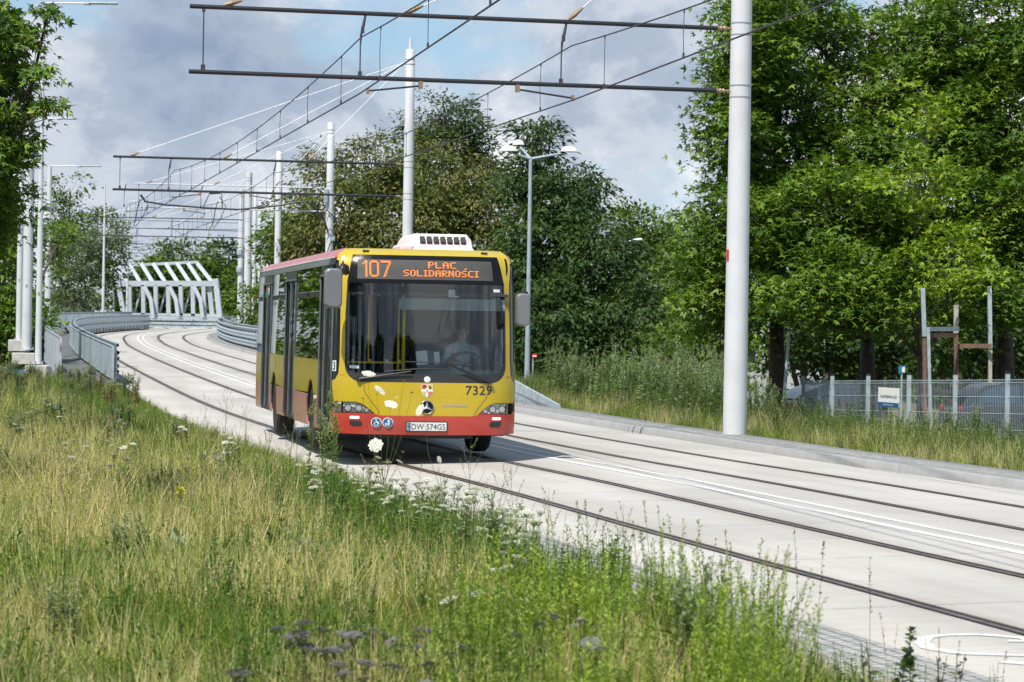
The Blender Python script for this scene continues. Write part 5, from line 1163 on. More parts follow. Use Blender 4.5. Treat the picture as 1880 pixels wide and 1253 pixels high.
tree('leafy tree beside the pole cluster left of the bus', bx_(540, 150), [(540, 400, 48, 60, 150, 2), (505, 450, 34, 60, 150, 1.8), (490, 560, 36, 50, 148, 1.6), (560, 500, 60, 90, 150, 2.2), (450, 555, 14, 40, 158, .8, .6)], 'green', leaf='oval', lsize=.30, per=36, cr=.6, dens=8, group=GM, tr=.2)
GL = 'trees on the left'
tree('near maple reaching into the photo from the left edge', (at(-190, 600, 42).x, 42), [(-12, 45, 52, 55, 41, .9), (48, 62, 30, 22, 41, .6, .6), (88, 22, 16, 14, 41, .4, .5), (0, 120, 48, 40, 41, .9), (78, 128, 26, 13, 40.5, .5, .8), (15, 195, 48, 30, 41, .9), (92, 192, 26, 13, 40.5, .4, .8), (-12, 280, 58, 55, 41, .9), (45, 262, 20, 24, 41, .5, .6), (-2, 380, 48, 60, 42, .9), (-60, 200, 60, 180, 42, 1), (-75, 450, 60, 120, 42, 1)], 'maple', lsize=.13, per=30, cr=.20, dens=8, group=GL, tr=.085, droop=.6)
tree('bushy tree behind the thick white poles on the left', bx_(20, 105), [(20, 500, 45, 90, 104, 1.8), (40, 600, 60, 70, 103, 1.8), (0, 640, 50, 60, 103, 1.8), (110, 440, 26, 60, 120, 1.4, .7), (10, 400, 60, 80, 105, 2)], 'maple', leaf='oval', lsize=.24, per=36, cr=.5, dens=8, group=GL, tr=.2)
tree('pale barked birch like tree with a thin feathery top, left of the bridge', bx_(120, 216), [(128, 345, 42, 40, 216, 1.6, .28), (120, 400, 40, 50, 216, 1.8, .7), (175, 430, 50, 50, 216, 2), (205, 470, 28, 40, 216, 1.5, .8), (110, 490, 36, 60, 216, 1.8), (170, 520, 40, 50, 216, 1.8), (125, 560, 40, 30, 214, 1.6)], 'green', leaf='oval', lsize=.36, per=32, cr=.75, dens=7, group=GL, tr=.2, bark='bark_pale')
tree('silvery willow like tree leaning towards the bridge', bx_(140, 210), [(150, 470, 38, 50, 209, 1.6, .8), (140, 530, 46, 50, 208, 1.6, .9), (200, 440, 30, 34, 210, 1.4, .5)], 'silver', leaf='spray', lsize=.40, per=30, cr=.7, group=GL, tr=.14, bark='bark', dens=5.5)
GF = 'trees beyond the bridge'
for i, (px, py, rx, ry, Y, lab) in enumerate([(345, 490, 62, 50, 300, 'rounded dark tree beyond the bridge, highest of those'), (410, 500, 50, 55, 310, 'dark tree beyond the right end of the bridge'), (300, 525, 50, 50, 305, 'dark tree beyond the left half of the bridge'), (245, 540, 50, 45, 300, 'low dark tree beyond the leftmost bridge ribs'), (440, 540, 40, 60, 290, 'dark tree between the bridge and the pole cluster')]):
    tree(lab, bx_(px, Y), [(px, py, rx, ry, Y, 4, 1.2), (px+8, py+45, rx, ry*.7, Y-2, 3, 1.0)], 'deep' if i % 2 else 'green', leaf='oval', lsize=.62, per=34, cr=1.1, dens=8, group=GF, tr=.3, twigs=False)
# trees outside the left edge, mirrored in the bus windows
GO = 'trees left of the photo, mirrored in the bus windows'
for i, (x, y, h) in enumerate([(-15.5, 60, 9), (-19, 74, 10), (-22.5, 92, 10), (-24.5, 108, 10), (-29, 124, 11), (-34, 140, 12), (-40, 158, 13), (-47, 178, 14)]):
    px = CX+F_PX*x/y
    def bl(hh, r, rh): k = F_PX/y; return (px, 604-(hh-EYE)*k, r*k, rh*k, y, r)
    tree('leafy tree outside the left edge of the photo', (x, y), [bl(h*.62, 3.0, h*.36), bl(h*.35, 2.8, h*.28)], 'maple', leaf='oval', lsize=.42, per=16, cr=.8, dens=4.5, group=GO, tr=.25, twigs=False)
# unseen tree added outside the left edge to shade a strip of the meadow
tree('unseen tree added outside the left edge, its limb shading the meadow', (-9.6, 26.5), [(CX+F_PX*(-5.6)/24.9, 604-(6.0-EYE)*F_PX/24.9, 1.9*F_PX/24.9, .5*F_PX/24.9, 24.9, .75, 1.6), (CX+F_PX*(-8.2)/25.5, 604-(6.4-EYE)*F_PX/25.5, 1.4*F_PX/25.5, .7*F_PX/25.5, 25.5, 1.0, 1.4)], 'maple', leaf='oval', lsize=.2, per=26, cr=.4, dens=6, group=None, tr=.16)

for i, (x, y, h) in enumerate([(-30, -40, 19), (-17, -48, 21), (-5, -42, 15), (6, -50, 21), (18, -40, 18), (-42, -26, 17)]):
    root = empty('tree', (x, y, 0), label='tree behind the camera, mirrored in the windscreen of the bus', cat='tree', group='trees behind the camera')
    m = MB(); m.tube([(0, 0, -.2), (.1, 0, h*.4), (0, .1, h*.8)], [.28, .2, .08], 8); m.build('trunk', MATS['bark'], root)
    n = 9000; v = rand_dir(n)*rng.uniform(.4, 1, (n, 1))**.4; P = v*np.array([4.2, 4.2, h*.42])*(1+.15*np.sin(v[:, :1]*7+i))+np.array([0, 0, h*.58])
    V, Fc, Cc = leaf_arrays(P, rand_dir(n), rand_dir(n), rng.uniform(.4, .7, n), 'oval', np.repeat(np.array([(.08, .14, .02)]), n, 0)); np_mesh('crown', V, Fc, MATS['leaf'], root, col=Cc)
# the wood that closes the view behind everything, too dense to count
P_ = []
for px in np.arange(-60, 1960, 9.0):
    Y = 205+25*math.sin(px*.013) if px > 470 else 330
    if 250 < px < 440: Y = 340
    k = Y/F_PX; topy = (560 if px > 470 else 575)+14*math.sin(px*.045)+9*math.sin(px*.11)
    z1 = at(px, topy, Y).z; n = 55
    c = at(px, 600, Y); zz = rng.uniform(-3, z1, n)
    P_.append(np.stack([c.x+rng.normal(0, 12*k, n), Y+rng.normal(0, 2.5, n), zz], -1))
P_ = np.concatenate(P_); P_ = np.repeat(P_, 7, 0)+rng.normal(size=(len(P_)*7, 3))*.55; n = len(P_)
cc = np.array([(.05, .095, .016)])*rng.uniform(.6, 1.5, (n, 1)); V, Fc, Cc = leaf_arrays(P_, rand_dir(n), np.array([0, 0, 1.])+rng.normal(size=(n, 3))*.6, rng.uniform(.4, .8, n), 'oval', cc)
np_mesh('far_wood', V, Fc, MATS['leaf'], col=Cc, label='far wood closing the view behind the trees and the bridge', cat='wood', kind='stuff')
# ------------------------------------------------------------------ meadow plants (arrays of quads, merged)
class PA:
    def __init__(s): s.V = []; s.F = []; s.C = []; s.n = 0
    def quad(s, pts, c):
        s.V += [tuple(p) for p in pts]; s.F.append((s.n, s.n+1, s.n+2, s.n+3)); s.C += [c]*4; s.n += 4
    def blade(s, p, d, L, w, bend, c, c2=None, seg=2):
        """flat blade from p towards d (unit), bending over"""
        p = np.array(p, float); d = np.array(d, float); d /= np.linalg.norm(d); sd_ = np.cross(d, rng.normal(size=3)); sd_ /= np.linalg.norm(sd_)+1e-9
        out = np.array([d[0], d[1], 0])+rng.normal(size=3)*np.array([.3, .3, 0]); pts = []
        for k in range(seg+1):
            t = k/seg; q = p+d*L*t+out*bend*L*t*t; q[2] -= bend*L*t*t*.5; ww = w*(1-t*.92)/2; pts.append((q-sd_*ww, q+sd_*ww))
        for k in range(seg): s.quad([pts[k][0], pts[k][1], pts[k+1][1], pts[k+1][0]], c if (k == 0 or c2 is None) else c2)
        return (pts[-1][0]+pts[-1][1])/2
    def stem(s, pts, w0, w1, c):
        """two crossed ribbons"""
        pts = [np.array(p, float) for p in pts]; n = len(pts)
        for ax in (np.array([1, 0, 0.]), np.array([0, 1., 0])):
            for k in range(n-1):
                a, b = pts[k], pts[k+1]; wa, wb = w0+(w1-w0)*k/(n-1), w0+(w1-w0)*(k+1)/(n-1); s.quad([a-ax*wa/2, a+ax*wa/2, b+ax*wb/2, b-ax*wb/2], c)
    def leaf(s, p, d, L, w, c, up=(0, 0, 1)):
        p = np.array(p, float); d = np.array(d, float); d /= np.linalg.norm(d)+1e-9; sd_ = np.cross(d, np.array(up)+rng.normal(size=3)*.35); sd_ /= np.linalg.norm(sd_)+1e-9
        m_ = p+d*L*.45; s.quad([p, m_-sd_*w/2, p+d*L+np.array([0, 0, -.12*L]), m_+sd_*w/2], c)
    def arr(s): return np.array(s.V, float), np.array(s.F, int), np.array(s.C, float)
def cj(c, a=.18): return tuple(np.clip(np.array(c)*rng.uniform(1-a, 1+a)*np.array([rng.uniform(.93, 1.07), 1, rng.uniform(.9, 1.1)]), 0, 1))
def rd(tilt): a = rng.uniform(0, 2*math.pi); t = abs(rng.normal(0, tilt)); return (math.sin(t)*math.cos(a), math.sin(t)*math.sin(a), math.cos(t))
G_G, G_Y, G_S, G_O = (.12, .20, .03), (.30, .34, .06), (.62, .54, .30), (.22, .24, .07)
def tuft(kind):
    a = PA()
    for _ in range(15):
        b = (rng.normal(0, .05), rng.normal(0, .05), 0)
        if kind == 'green': c = cj(G_G if rng.random() < .6 else G_Y, .4); L = rng.uniform(.14, .42); tip = a.blade(b, rd(.5), L, .010, rng.uniform(.1, .5), c)
        elif kind == 'straw': c = cj(G_S if rng.random() < .72 else G_Y, .42); L = rng.uniform(.22, .58); tip = a.blade(b, rd(.36), L, .0065, rng.uniform(.05, .35), c)
        else: c = cj(G_O if rng.random() < .5 else G_Y, .25); L = rng.uniform(.2, .5); tip = a.blade(b, rd(.45), L, .009, rng.uniform(.1, .4), c, cj(G_S) if rng.random() < .4 else None)
        if kind == 'straw' and rng.random() < .45:
            for k in range(4): a.leaf(tip+np.array([0, 0, -k*.016]), rd(.5), .024, .006, cj((.44, .35, .21)))
    return a.arr()
def leafy(h=.45, n=46, ll=.05, lw=.022, c=(.10, .18, .03), stems=4, spread=.25, bushy=.0):
    a = PA()
    for _ in range(stems):
        d = np.array(rd(spread)); b = np.array([rng.normal(0, .04), rng.normal(0, .04), 0]); H = h*rng.uniform(.65, 1.05)
        P = [b, b+d*H*.5, b+d*H*.85+np.array([0, 0, H*.15])]; a.stem(P, .008, .003, cj(c))
        for k in range(n//stems*1):
            t = rng.uniform(.12, 1); q = b+(P[2]-b)*t; e = np.array([*rng.normal(size=2), .35+.3*rng.random()]); a.leaf(q+rng.normal(size=3)*bushy, e, ll*(1.25-.6*t)*rng.uniform(.6, 1.2), lw*(1.2-.5*t), cj(c, .28))
    return a.arr()
def feathery(h=.6, c=(.15, .26, .035), stems=7, ll=.035, n=60):
    a = PA()
    for _ in range(stems):
        d = np.array(rd(.42)); b = np.array([rng.normal(0, .05), rng.normal(0, .05), 0]); H = h*rng.uniform(.6, 1.05); cc = cj(c, .15)
        pts = [b+d*H*t+np.array([0, 0, .25*H*t*t]) for t in (0, .33, .66, 1)]; a.stem(pts, .006, .002, cc)
        for k in range(n):
            t = .15+.85*(k+rng.random())/n; i = min(2, int(t*3)); f = t*3-i; q = pts[i]*(1-f)+pts[i+1]*f; e = np.array([*rng.normal(size=2), 0]); e /= np.linalg.norm(e); e = e+d*.9
            a.leaf(q, e, ll*(1.2-.5*t)*rng.uniform(.7, 1.3), .009, cj(cc, .25))
    return a.arr()
def mugwort(h=1.25, c=(.20, .27, .12), stems=5, n=150):
    a = PA()
    for _ in range(stems):
        d = np.array(rd(.16)); b = np.array([rng.normal(0, .09), rng.normal(0, .09), 0]); H = h*rng.uniform(.7, 1.05); cc = cj(c, .15); top = b+d*H
        a.stem([b, b+d*H*.5, top], .012, .003, cj((.16, .16, .08)))
        for k in range(n//2):
            t = rng.uniform(.08, .85); q = b+d*H*t; e = np.array([*rng.normal(size=2), .5]); a.leaf(q, e, .11*(1.2-.8*t)*rng.uniform(.6, 1.2), .030, cj(cc, .3))
        for k in range(12):
            t = rng.uniform(.5, .98); q = b+d*H*t; e = np.array([*rng.normal(size=2)*.5, 1.0]); e /= np.linalg.norm(e); L = .22*(1.15-t)+.05
            a.stem([q, q+e*L], .004, .002, cc)
            for j in range(8): a.leaf(q+e*L*rng.random(), rng.normal(size=3)+e, .028, .014, cj((.28, .33, .18), .25))
    return a.arr()
def umbel(a, c, r, col, flat=.1, n=46, sz=.016, nrm=(0, 0, 1), under=(.16, .2, .07)):
    c = np.array(c, float); nrm = np.array(nrm, float); nrm /= np.linalg.norm(nrm); t1 = np.cross(nrm, (1, .1, 0)); t1 /= np.linalg.norm(t1); t2 = np.cross(nrm, t1)
    for k in range(n):
        rr = r*math.sqrt((k+.5)/n); th = k*2.4; q = c+t1*rr*math.cos(th)+t2*rr*math.sin(th)+nrm*(flat*r*(1-(rr/r)**2)+rng.normal()*.002)
        e1 = t1*rng.normal()+t2*rng.normal(); e1 /= np.linalg.norm(e1); e2 = np.cross(nrm, e1); s_ = sz*rng.uniform(.7, 1.2); cc = cj(col, .08)
        a.quad([q-e1*s_, q-e2*s_, q+e1*s_, q+e2*s_], cc)
        a.quad([q-e1*s_-nrm*.004, q+nrm*.003-e1*s_*.2, q+e1*s_-nrm*.004, q-nrm*.008], cc)
        if k % 4 == 0: b = c-nrm*r*.9; w = t1*.0012; a.quad([b-w, b+w, q+w-nrm*.006, q-w-nrm*.006], under)
def yarrow(h=.55, col=(.70, .70, .62), stemc=(.13, .18, .05), heads=4, r=.05):
    """returns (green part, heads)"""
    a, fs_ = PA(), []
    for _ in range(heads):
        f = PA(); fs_.append(f)
        d = np.array(rd(.18)); b = np.array([rng.normal(0, .03), rng.normal(0, .03), 0]); H = h*rng.uniform(.75, 1.05); top = b+d*H; a.stem([b, b+d*H*.5, top-np.array([0, 0, r*.9])], .006, .003, cj(stemc))
        for k in range(18): t = rng.uniform(.05, .8); a.leaf(b+d*H*t, (*rng.normal(size=2), .5), .07*(1.1-t), .012, cj(stemc, .25))
        R_ = r*rng.uniform(.7, 1.2); umbel(a if False else f, top, R_, col, .25, 40, R_*.20, d+rng.normal(size=3)*.12)
        for k in range(6): th = rng.uniform(0, 6.28); q = top+np.array([math.cos(th)*R_*.7, math.sin(th)*R_*.7, -.004]); a.stem([top-np.array([0, 0, R_*1.1]), q], .0025, .0015, cj(stemc))
    return [a.arr()]+[q.arr() for q in fs_]
def stalk(h, c=(.34, .24, .13), dark=False, n=34, lean=.12, hf=.35, spikelet=.020):
    a = PA(); dd = np.array([rng.normal(0, lean), rng.normal(0, lean*.5), 1]); dd /= np.linalg.norm(dd); bend = np.array([rng.choice([-1, 1])*.05, 0, 0]); pts = [dd*h*t+bend*t*t for t in (0, .35, .7, 1)]; a.stem(pts, .0045, .002, c)
    for k in range(n):
        t = 1-hf*rng.random(); q = dd*h*t+bend*t*t; a.leaf(q, dd+rng.normal(size=3)*.55, spikelet*rng.uniform(.7, 1.5), .009, cj(c if not dark else (.09, .06, .05), .25))
    for k in range(3): a.blade((0, 0, h*.1*k), rd(.5), h*.3, .005, .4, cj(c))
    return a.arr()
def scatter(protos, P, sc, tilt=.0, tint=None, jit=.12):
    """merge randomly chosen prototype arrays at points P (n,3)"""
    Vs, Fs, Cs = [], [], []; base = 0; pick = rng.integers(0, len(protos), len(P))
    for k, (v, f, c) in enumerate(protos):
        I = np.where(pick == k)[0]
        if not len(I): continue
        m = len(I); th = rng.uniform(0, 2*math.pi, m); s_ = sc[I]; co, si = np.cos(th), np.sin(th)
        X = v[None, :, 0]*co[:, None]-v[None, :, 1]*si[:, None]; Y = v[None, :, 0]*si[:, None]+v[None, :, 1]*co[:, None]; Z = np.repeat(v[None, :, 2], m, 0)
        tx, ty = rng.normal(0, tilt, m)[:, None], rng.normal(0, tilt, m)[:, None]
        V = np.stack([(X+Z*tx), (Y+Z*ty), Z], -1)*s_[:, None, None]+P[I][:, None]
        C = np.repeat(c[None], m, 0)*rng.uniform(1-jit, 1+jit, (m, 1, 1))
        if tint is not None: C = C*tint[I][:, None, :]
        Fs.append((f[None]+np.arange(m)[:, None, None]*len(v)+base).reshape(-1, 4)); Vs.append(V.reshape(-1, 3)); Cs.append(C.reshape(-1, 3)); base += m*len(v)
    return np.concatenate(Vs), np.concatenate(Fs), np.clip(np.concatenate(Cs), 0, 1)
def patchn(X, Y, f=1.0, s=0.0):
    return .5+.25*(np.sin(X*1.7*f+s)*np.cos(Y*.9*f+s*2)+np.sin(X*.7*f-Y*1.3*f+s*3)+.6*np.sin(X*3.1*f+Y*2.3*f+s))
def meadow_pts(n, ymin, ymax, pw=1.0, umax=-4.55, xpad=.6):
    Y = ymin+(ymax-ymin)*rng.random(n)**pw; xl = -.195*Y-xpad; S, U = su(np.zeros(n), Y)
    # right limit of the meadow at this depth
    w = np.interp(Y, PTH[:, 1], PTH[:, 0]); xr = np.minimum(w+umax*1.03, .195*Y+xpad)
    X = xl+(xr-xl)*rng.random(n); ok = xr > xl; X, Y = X[ok], Y[ok]; return X, Y
TG, TS, TM = [tuft('green') for _ in range(6)], [tuft('straw') for _ in range(6)], [tuft('mixed') for _ in range(5)]
LF = [leafy() for _ in range(5)]+[leafy(.35, 60, .04, .02, (.13, .21, .03), 6, .5) for _ in range(3)]
FT = [feathery() for _ in range(5)]
parts_ = []
for (y0, y1, n) in ((9.6, 16, 3600), (16, 26, 4200), (26, 42, 4600), (42, 79, 5000)):
    X, Y = meadow_pts(n, y0, y1, umax=-4.55 if y0 < 20 else -3.72); Z = gz(X, Y); pn = patchn(X, Y)+rng.normal(0, .12, len(X)); P = np.stack([X, Y, Z-.01], -1)
    edge = np.interp(Y, PTH[:, 1], PTH[:, 0])-4.6-X                      # distance from the setts
    pn += np.where(edge < 1.4, -.25, 0)+np.where((edge > 3) & (Y > 14), .10, 0)
    grow = (.62+.75*np.clip(patchn(X, Y, 2.3, 5.0), 0, 1))*np.clip(.55+edge*.35, .5, 1.0)*np.interp(Y, [9.6, 12.5, 15, 42, 50], [.55, .72, 1, 1, .8])
    for msk, pr, sc0 in ((pn > .80, TS, 1.0), ((pn <= .80) & (pn > .53), TM, 1.0), (pn <= .53, TG, .95)):
        if msk.sum(): parts_.append(scatter(pr, P[msk], sc0*grow[msk]*rng.uniform(.7, 1.25, msk.sum()), .08))
def merge(L):
    V, F_, C = [], [], []; b = 0
    for v, f, c in L: V.append(v); F_.append(f+b); C.append(c); b += len(v)
    return np.concatenate(V), np.concatenate(F_), np.concatenate(C)
v, f, c = merge(parts_); c = c*np.array([1.0, 1.0, .9]); np_mesh('meadow_grass', v, f, MATS['grass'], col=c, label='long dry and green meadow grass covering the foreground left of the road', cat='grass', kind='stuff')
# low leafy ground weeds through the meadow and along the setts
parts_ = []
for (y0, y1, n) in ((9.6, 18, 1500), (18, 30, 2000), (30, 79, 2600)):
    X, Y = meadow_pts(n, y0, y1, umax=-4.45 if y0 < 17 else -3.7); edge = np.interp(Y, PTH[:, 1], PTH[:, 0])-4.6-X; keep = (patchn(X, Y, 1.3, 2.0) > .44) | ((edge < 1.7) & (rng.random(len(X)) < .85)); X, Y, edge = X[keep], Y[keep], edge[keep]
    parts_.append(scatter(LF, np.stack([X, Y, gz(X, Y)-.01], -1), rng.uniform(.55, 1.15, len(X))*np.clip(.5+edge*.5, .5, 1), .1))
# weeds rooting between the setts
X, Y = meadow_pts(1500, 13, 30, umax=-3.65); S_, U_ = su(X, Y); k_ = (U_ > -4.55) & ((patchn(X, Y, 2.2, 1.0) > .52) | (Y > 21) & (rng.random(len(X)) < .7)) & (rng.random(len(X)) < .9); X, Y = X[k_], Y[k_]
parts_.append(scatter(LF[:3]+TG[:3], np.stack([X, Y, X*0-.10], -1), rng.uniform(.15, .42, len(X)), .1))
v, f, c = merge(parts_); np_mesh('ground_weeds', v, f, MATS['grass'], col=c, label='low leafy weeds growing through the meadow and along the stone setts', cat='weeds', kind='stuff')
# right verge
parts_ = []
n = 15000; Y = rng.uniform(24, 80, n); w = np.interp(Y, PTH[:, 1], PTH[:, 0]); X = w+5.08+rng.random(n)**1.3*11; ok = X < .2*Y+1.5; X, Y = X[ok], Y[ok]
pn = patchn(X, Y, .9, 4)+rng.normal(0, .15, len(X)); P = np.stack([X, Y, gz(X, Y)-.01], -1); edge = X-np.interp(Y, PTH[:, 1], PTH[:, 0])-5.05
grow = np.clip(.55+edge*.45, .5, 1.15)*np.where((X > 4.2), np.interp(edge, [2, 4.5, 7], [1, .62, .5]), 1); pn += np.where(edge < .8, .12, -.16)
for msk, pr in ((pn > .70, TS), ((pn <= .70) & (pn > .45), TM), (pn <= .45, TG)): parts_.append(scatter(pr, P[msk], grow[msk]*rng.uniform(.7, 1.2, msk.sum()), .08))
v, f, c = merge(parts_); np_mesh('verge_grass', v, f, MATS['grass'], col=c, label='dry grass of the verge between the granite kerb and the fence', cat='grass', kind='stuff')
k_ = rng.random(len(X)) < .26; LV = [leafy(.6, 60, .06, .028, (.085, .14, .03), 5, .3) for _ in range(4)]
v, f, c = scatter(LV, P[k_], rng.uniform(.6, 1.1, k_.sum())*grow[k_], .1); np_mesh('verge_weeds', v, f, MATS['grass'], col=c, label='dark green leafy weeds in the verge in front of the fence', cat='weeds', kind='stuff')
# band of rough shrubs and bushes at the far left end of the meadow
def plant(name, arrs, label, cat, group, m='leaf', names=('foliage',), mats=None):
    root = empty(name, (0, 0, 0), label=label, cat=cat, group=group)
    names = list(names)+[names[-1]]*(len(arrs)-len(names)); mats = list(mats)+[mats[-1]]*(len(arrs)-len(mats)) if mats else [m]*len(arrs)
    for nm, (v, f, c), mt in zip(names, arrs, mats): np_mesh(nm, v, f, MATS[mt], root, col=c)
    return remember(root)
def put(protos, spots, labels=None):
    """first use of each prototype moves it, later ones are copies"""
    used = set()
    for i, (x, y, z, rz, s_) in enumerate(spots):
        p = protos[i % len(protos)]
        o = p if p.name not in used else copy_tree(p)
        used.add(p.name); o.location = (x, y, z); o.rotation_euler = (0, 0, rz); o.scale = (s_, s_, s_)
        if labels: o['label'] = labels[i % len(labels)] if isinstance(labels, list) else labels
# mugwort thicket right of the bus
mg = [plant('mugwort', [mugwort()], 'tall grey green mugwort in the thicket between the bus and the near pole', 'weed', 'mugwort plants on the right verge') for _ in range(4)]
sp = []
for i in range(120):
    px = rng.uniform(955, 1350); Y = rng.uniform(48, 66); p = at(px, 700, Y); S1, U1 = su(np.array([p.x]), np.array([Y]))
    if U1[0] < 5.7: continue
    sp.append((p.x, Y, float(gz(p.x, Y))-.03, rng.uniform(0, 6.3), rng.uniform(.95, 1.38)))
sp.sort(key=lambda q: q[1]); put(mg, sp)
mg2 = [plant('mugwort', [mugwort(.95, (.12, .16, .05), 5, 120)], 'smaller mugwort right of the thick near pole, in front of the fence', 'weed', 'mugwort plants in front of the fence') for _ in range(3)]
sp = []
for px, Y, s_ in [(1385, 51, .9), (1400, 54, 1.1), (1420, 52, .9), (1440, 50, .8), (1465, 52, .8), (1490, 50, .65), (1395, 57, 1.15), (1430, 57, 1.0), (1700, 46, .6), (1735, 45.5, .7), (1790, 45, .85), (1770, 47, .8), (1860, 43, .7), (1820, 46, .6), (1650, 48, .6), (1560, 50, .55)]:
    p = at(px, 700, Y); sp.append((p.x, Y, float(gz(p.x, Y))-.03, rng.uniform(0, 6.3), s_))
put(mg2, sp)
# spiky tall weeds just left of the bus front
def spiky(h=1.1, c=(.16, .23, .07)):
    a = PA(); b = np.zeros(3); d = np.array(rd(.06)); a.stem([b, d*h*.5, d*h], .012, .004, c)
    for k in range(170): t = rng.uniform(.1, .62); a.leaf(d*h*t, (*rng.normal(size=2), .7), .10*(1.1-t*.8)*rng.uniform(.6, 1.1), .012, cj(c, .25))
    for k in range(26):
        t = rng.uniform(.5, .97); e = np.array([*rng.normal(size=2)*.5, 1.0]); e /= np.linalg.norm(e); L = (.26*(1.08-t)+.03); q = d*h*t; a.stem([q, q+e*L], .004, .002, c)
        for j in range(16): a.leaf(q+e*L*rng.random(), rng.normal(size=3)+e, .026, .012, cj((.27, .30, .12), .25))
    return a.arr()
spk = [plant('horseweed', [spiky()], 'tall spiky green weed standing before the front door of the bus', 'weed', 'spiky weeds at the road edge by the bus') for _ in range(3)]
sp = []
for px, Y, s_ in ((563, 30.5, .98), (592, 29.5, 1.12), (606, 29, 1.0), (616, 30, .80), (598, 31, .9)): p = at(px, 860, Y); sp.append((p.x, Y, float(gz(p.x, Y)), rng.uniform(0, 6), s_))
put(spk, sp)
# slender branching weeds against the road
def twiggy(h=.9, c=(.17, .20, .08), nb=9, seedc=(.24, .25, .12), L0=.38, spread=.55):
    a = PA(); d = np.array(rd(.07)); a.stem([np.zeros(3), d*h*.5, d*h], .008, .002, c)
    for k in range(nb):
        t = .25+.7*k/nb; th = k*2.4+rng.normal()*.3; e = np.array([math.cos(th)*spread, math.sin(th)*spread, 1.0]); e /= np.linalg.norm(e); L = L0*(1.2-t); q = d*h*t; m_ = q+e*L*.5; tp = q+e*L+np.array([0, 0, .12*L]); a.stem([q, m_, tp], .004, .0015, c)
        for j in range(14): f_ = rng.random(); a.leaf(m_*(1-f_)+tp*f_, rng.normal(size=3)+e, .020, .009, cj(seedc, .25))
    for k in range(20): t = rng.uniform(.03, .5); a.leaf(d*h*t, (*rng.normal(size=2), .6), .08*(1-t), .012, cj(c, .25))
    return a.arr()
tw = [plant('branching_weed', [twiggy()], 'x', 'weed', 'slender branching weeds along the road edge') for _ in range(4)]
sp = []; lb = []
for px, Y, s_, l_ in ((862, 25, 1.08, 'slender branching weed with yellowish twigs in front of the bus plate'), (530, 34, 1.0, 'slender branching weed before the rear wheel of the bus'), (545, 33, .8, 'short slender weed beside the spiky weeds'), (412, 46, 1.0, 'slender branching weed against the pale road left of the bus'), (378, 52, .9, 'thin branching weed at the edge of the road far left of the bus'), (950, 21.5, .95, 'slender weed rising over the near rail, right of the white yarrow'), (1010, 20.0, .85, 'slender dark weed crossing the near rail'), (1150, 18.4, .85, 'slender pale weed standing over the near rail'), (900, 22.5, .9, 'slender weed just right of the candelabra weed'), (1165, 17.2, .8, 'slender weed behind the bright feathery bush'), (450, 41, .8, 'slender weed left of the bus rear')):
    p = at(px, 860, Y); sp.append((p.x, Y, float(gz(p.x, Y)), rng.uniform(0, 6), s_)); lb.append(l_)
put(tw, sp, lb)
# wild carrot with white umbels before the bus
def carrot(heads, h):
    a, fs_ = PA(), []; b = np.zeros(3); k0 = np.array([0, 0, h*.35]); a.stem([b, k0], .009, .007, (.13, .17, .05))
    for (dx_, dz_, r, nrm) in heads:
        tp = np.array([dx_, rng.normal(0, .08), dz_]); m_ = k0*.5+tp*.5+np.array([dx_*.12, 0, -.05]); a.stem([k0*rng.uniform(.6, 1), m_, tp-np.array(nrm)*r*.8], .005, .0025, (.15, .17, .06))
        f = PA()
        if r > .03: fs_.append(f); umbel(f, tp, r, (.80, .79, .72), .12, 60, r*.17, nrm)
        else: umbel(a, tp, r, (.30, .27, .16), .5, 14, r*.35, nrm)
    for k in range(40): t = rng.random(); a.leaf(np.array([rng.normal(0, .03), rng.normal(0, .03), h*.5*t]), (*rng.normal(size=2), .8), .09, .014, cj((.11, .16, .05), .25))
    return [a.arr()]+[q.arr() for q in fs_]
YC = 27.0; kc = F_PX/YC; xb = at(703, 900, YC)
def hp(px, py): p = at(px, py, YC); return p.x-xb.x, p.z-0.0
c1 = carrot([(*hp(676, 671), .068, (.15, -.35, .93)), (*hp(697, 701), .066, (.6, -.3, .7)), (*hp(718, 727), .066, (.2, -.5, .85)), (*hp(690, 802), .070, (-.1, -.9, .35)), (*hp(755, 706), .018, (0, 0, 1)), (*hp(740, 814), .018, (0, 0, 1)), (*hp(742, 683), .012, (.2, 0, 1)), (*hp(668, 716), .015, (0, 0, 1))], 1.2)
o = plant('wild_carrot', c1, 'wild carrot with four white flower heads in front of the bus headlight', 'flower', 'wild carrots in front of the bus', names=('stem', 'flower_head'), mats=['leaf', 'petal']); o.location = (xb.x, YC, float(gz(xb.x, YC)))
xb = at(812, 900, YC)
c2 = carrot([(*hp(772, 733), .062, (-.75, -.5, .4)), (*hp(807, 825), .036, (.8, -.5, .3)), (*hp(700, 770), .014, (0, 0, 1))], 1.0)
o = plant('wild_carrot', c2, 'wild carrot whose white head covers the middle of the yellow bus front', 'flower', 'wild carrots in front of the bus', names=('stem', 'flower_head'), mats=['leaf', 'petal']); o.location = (xb.x, YC, float(gz(xb.x, YC)))
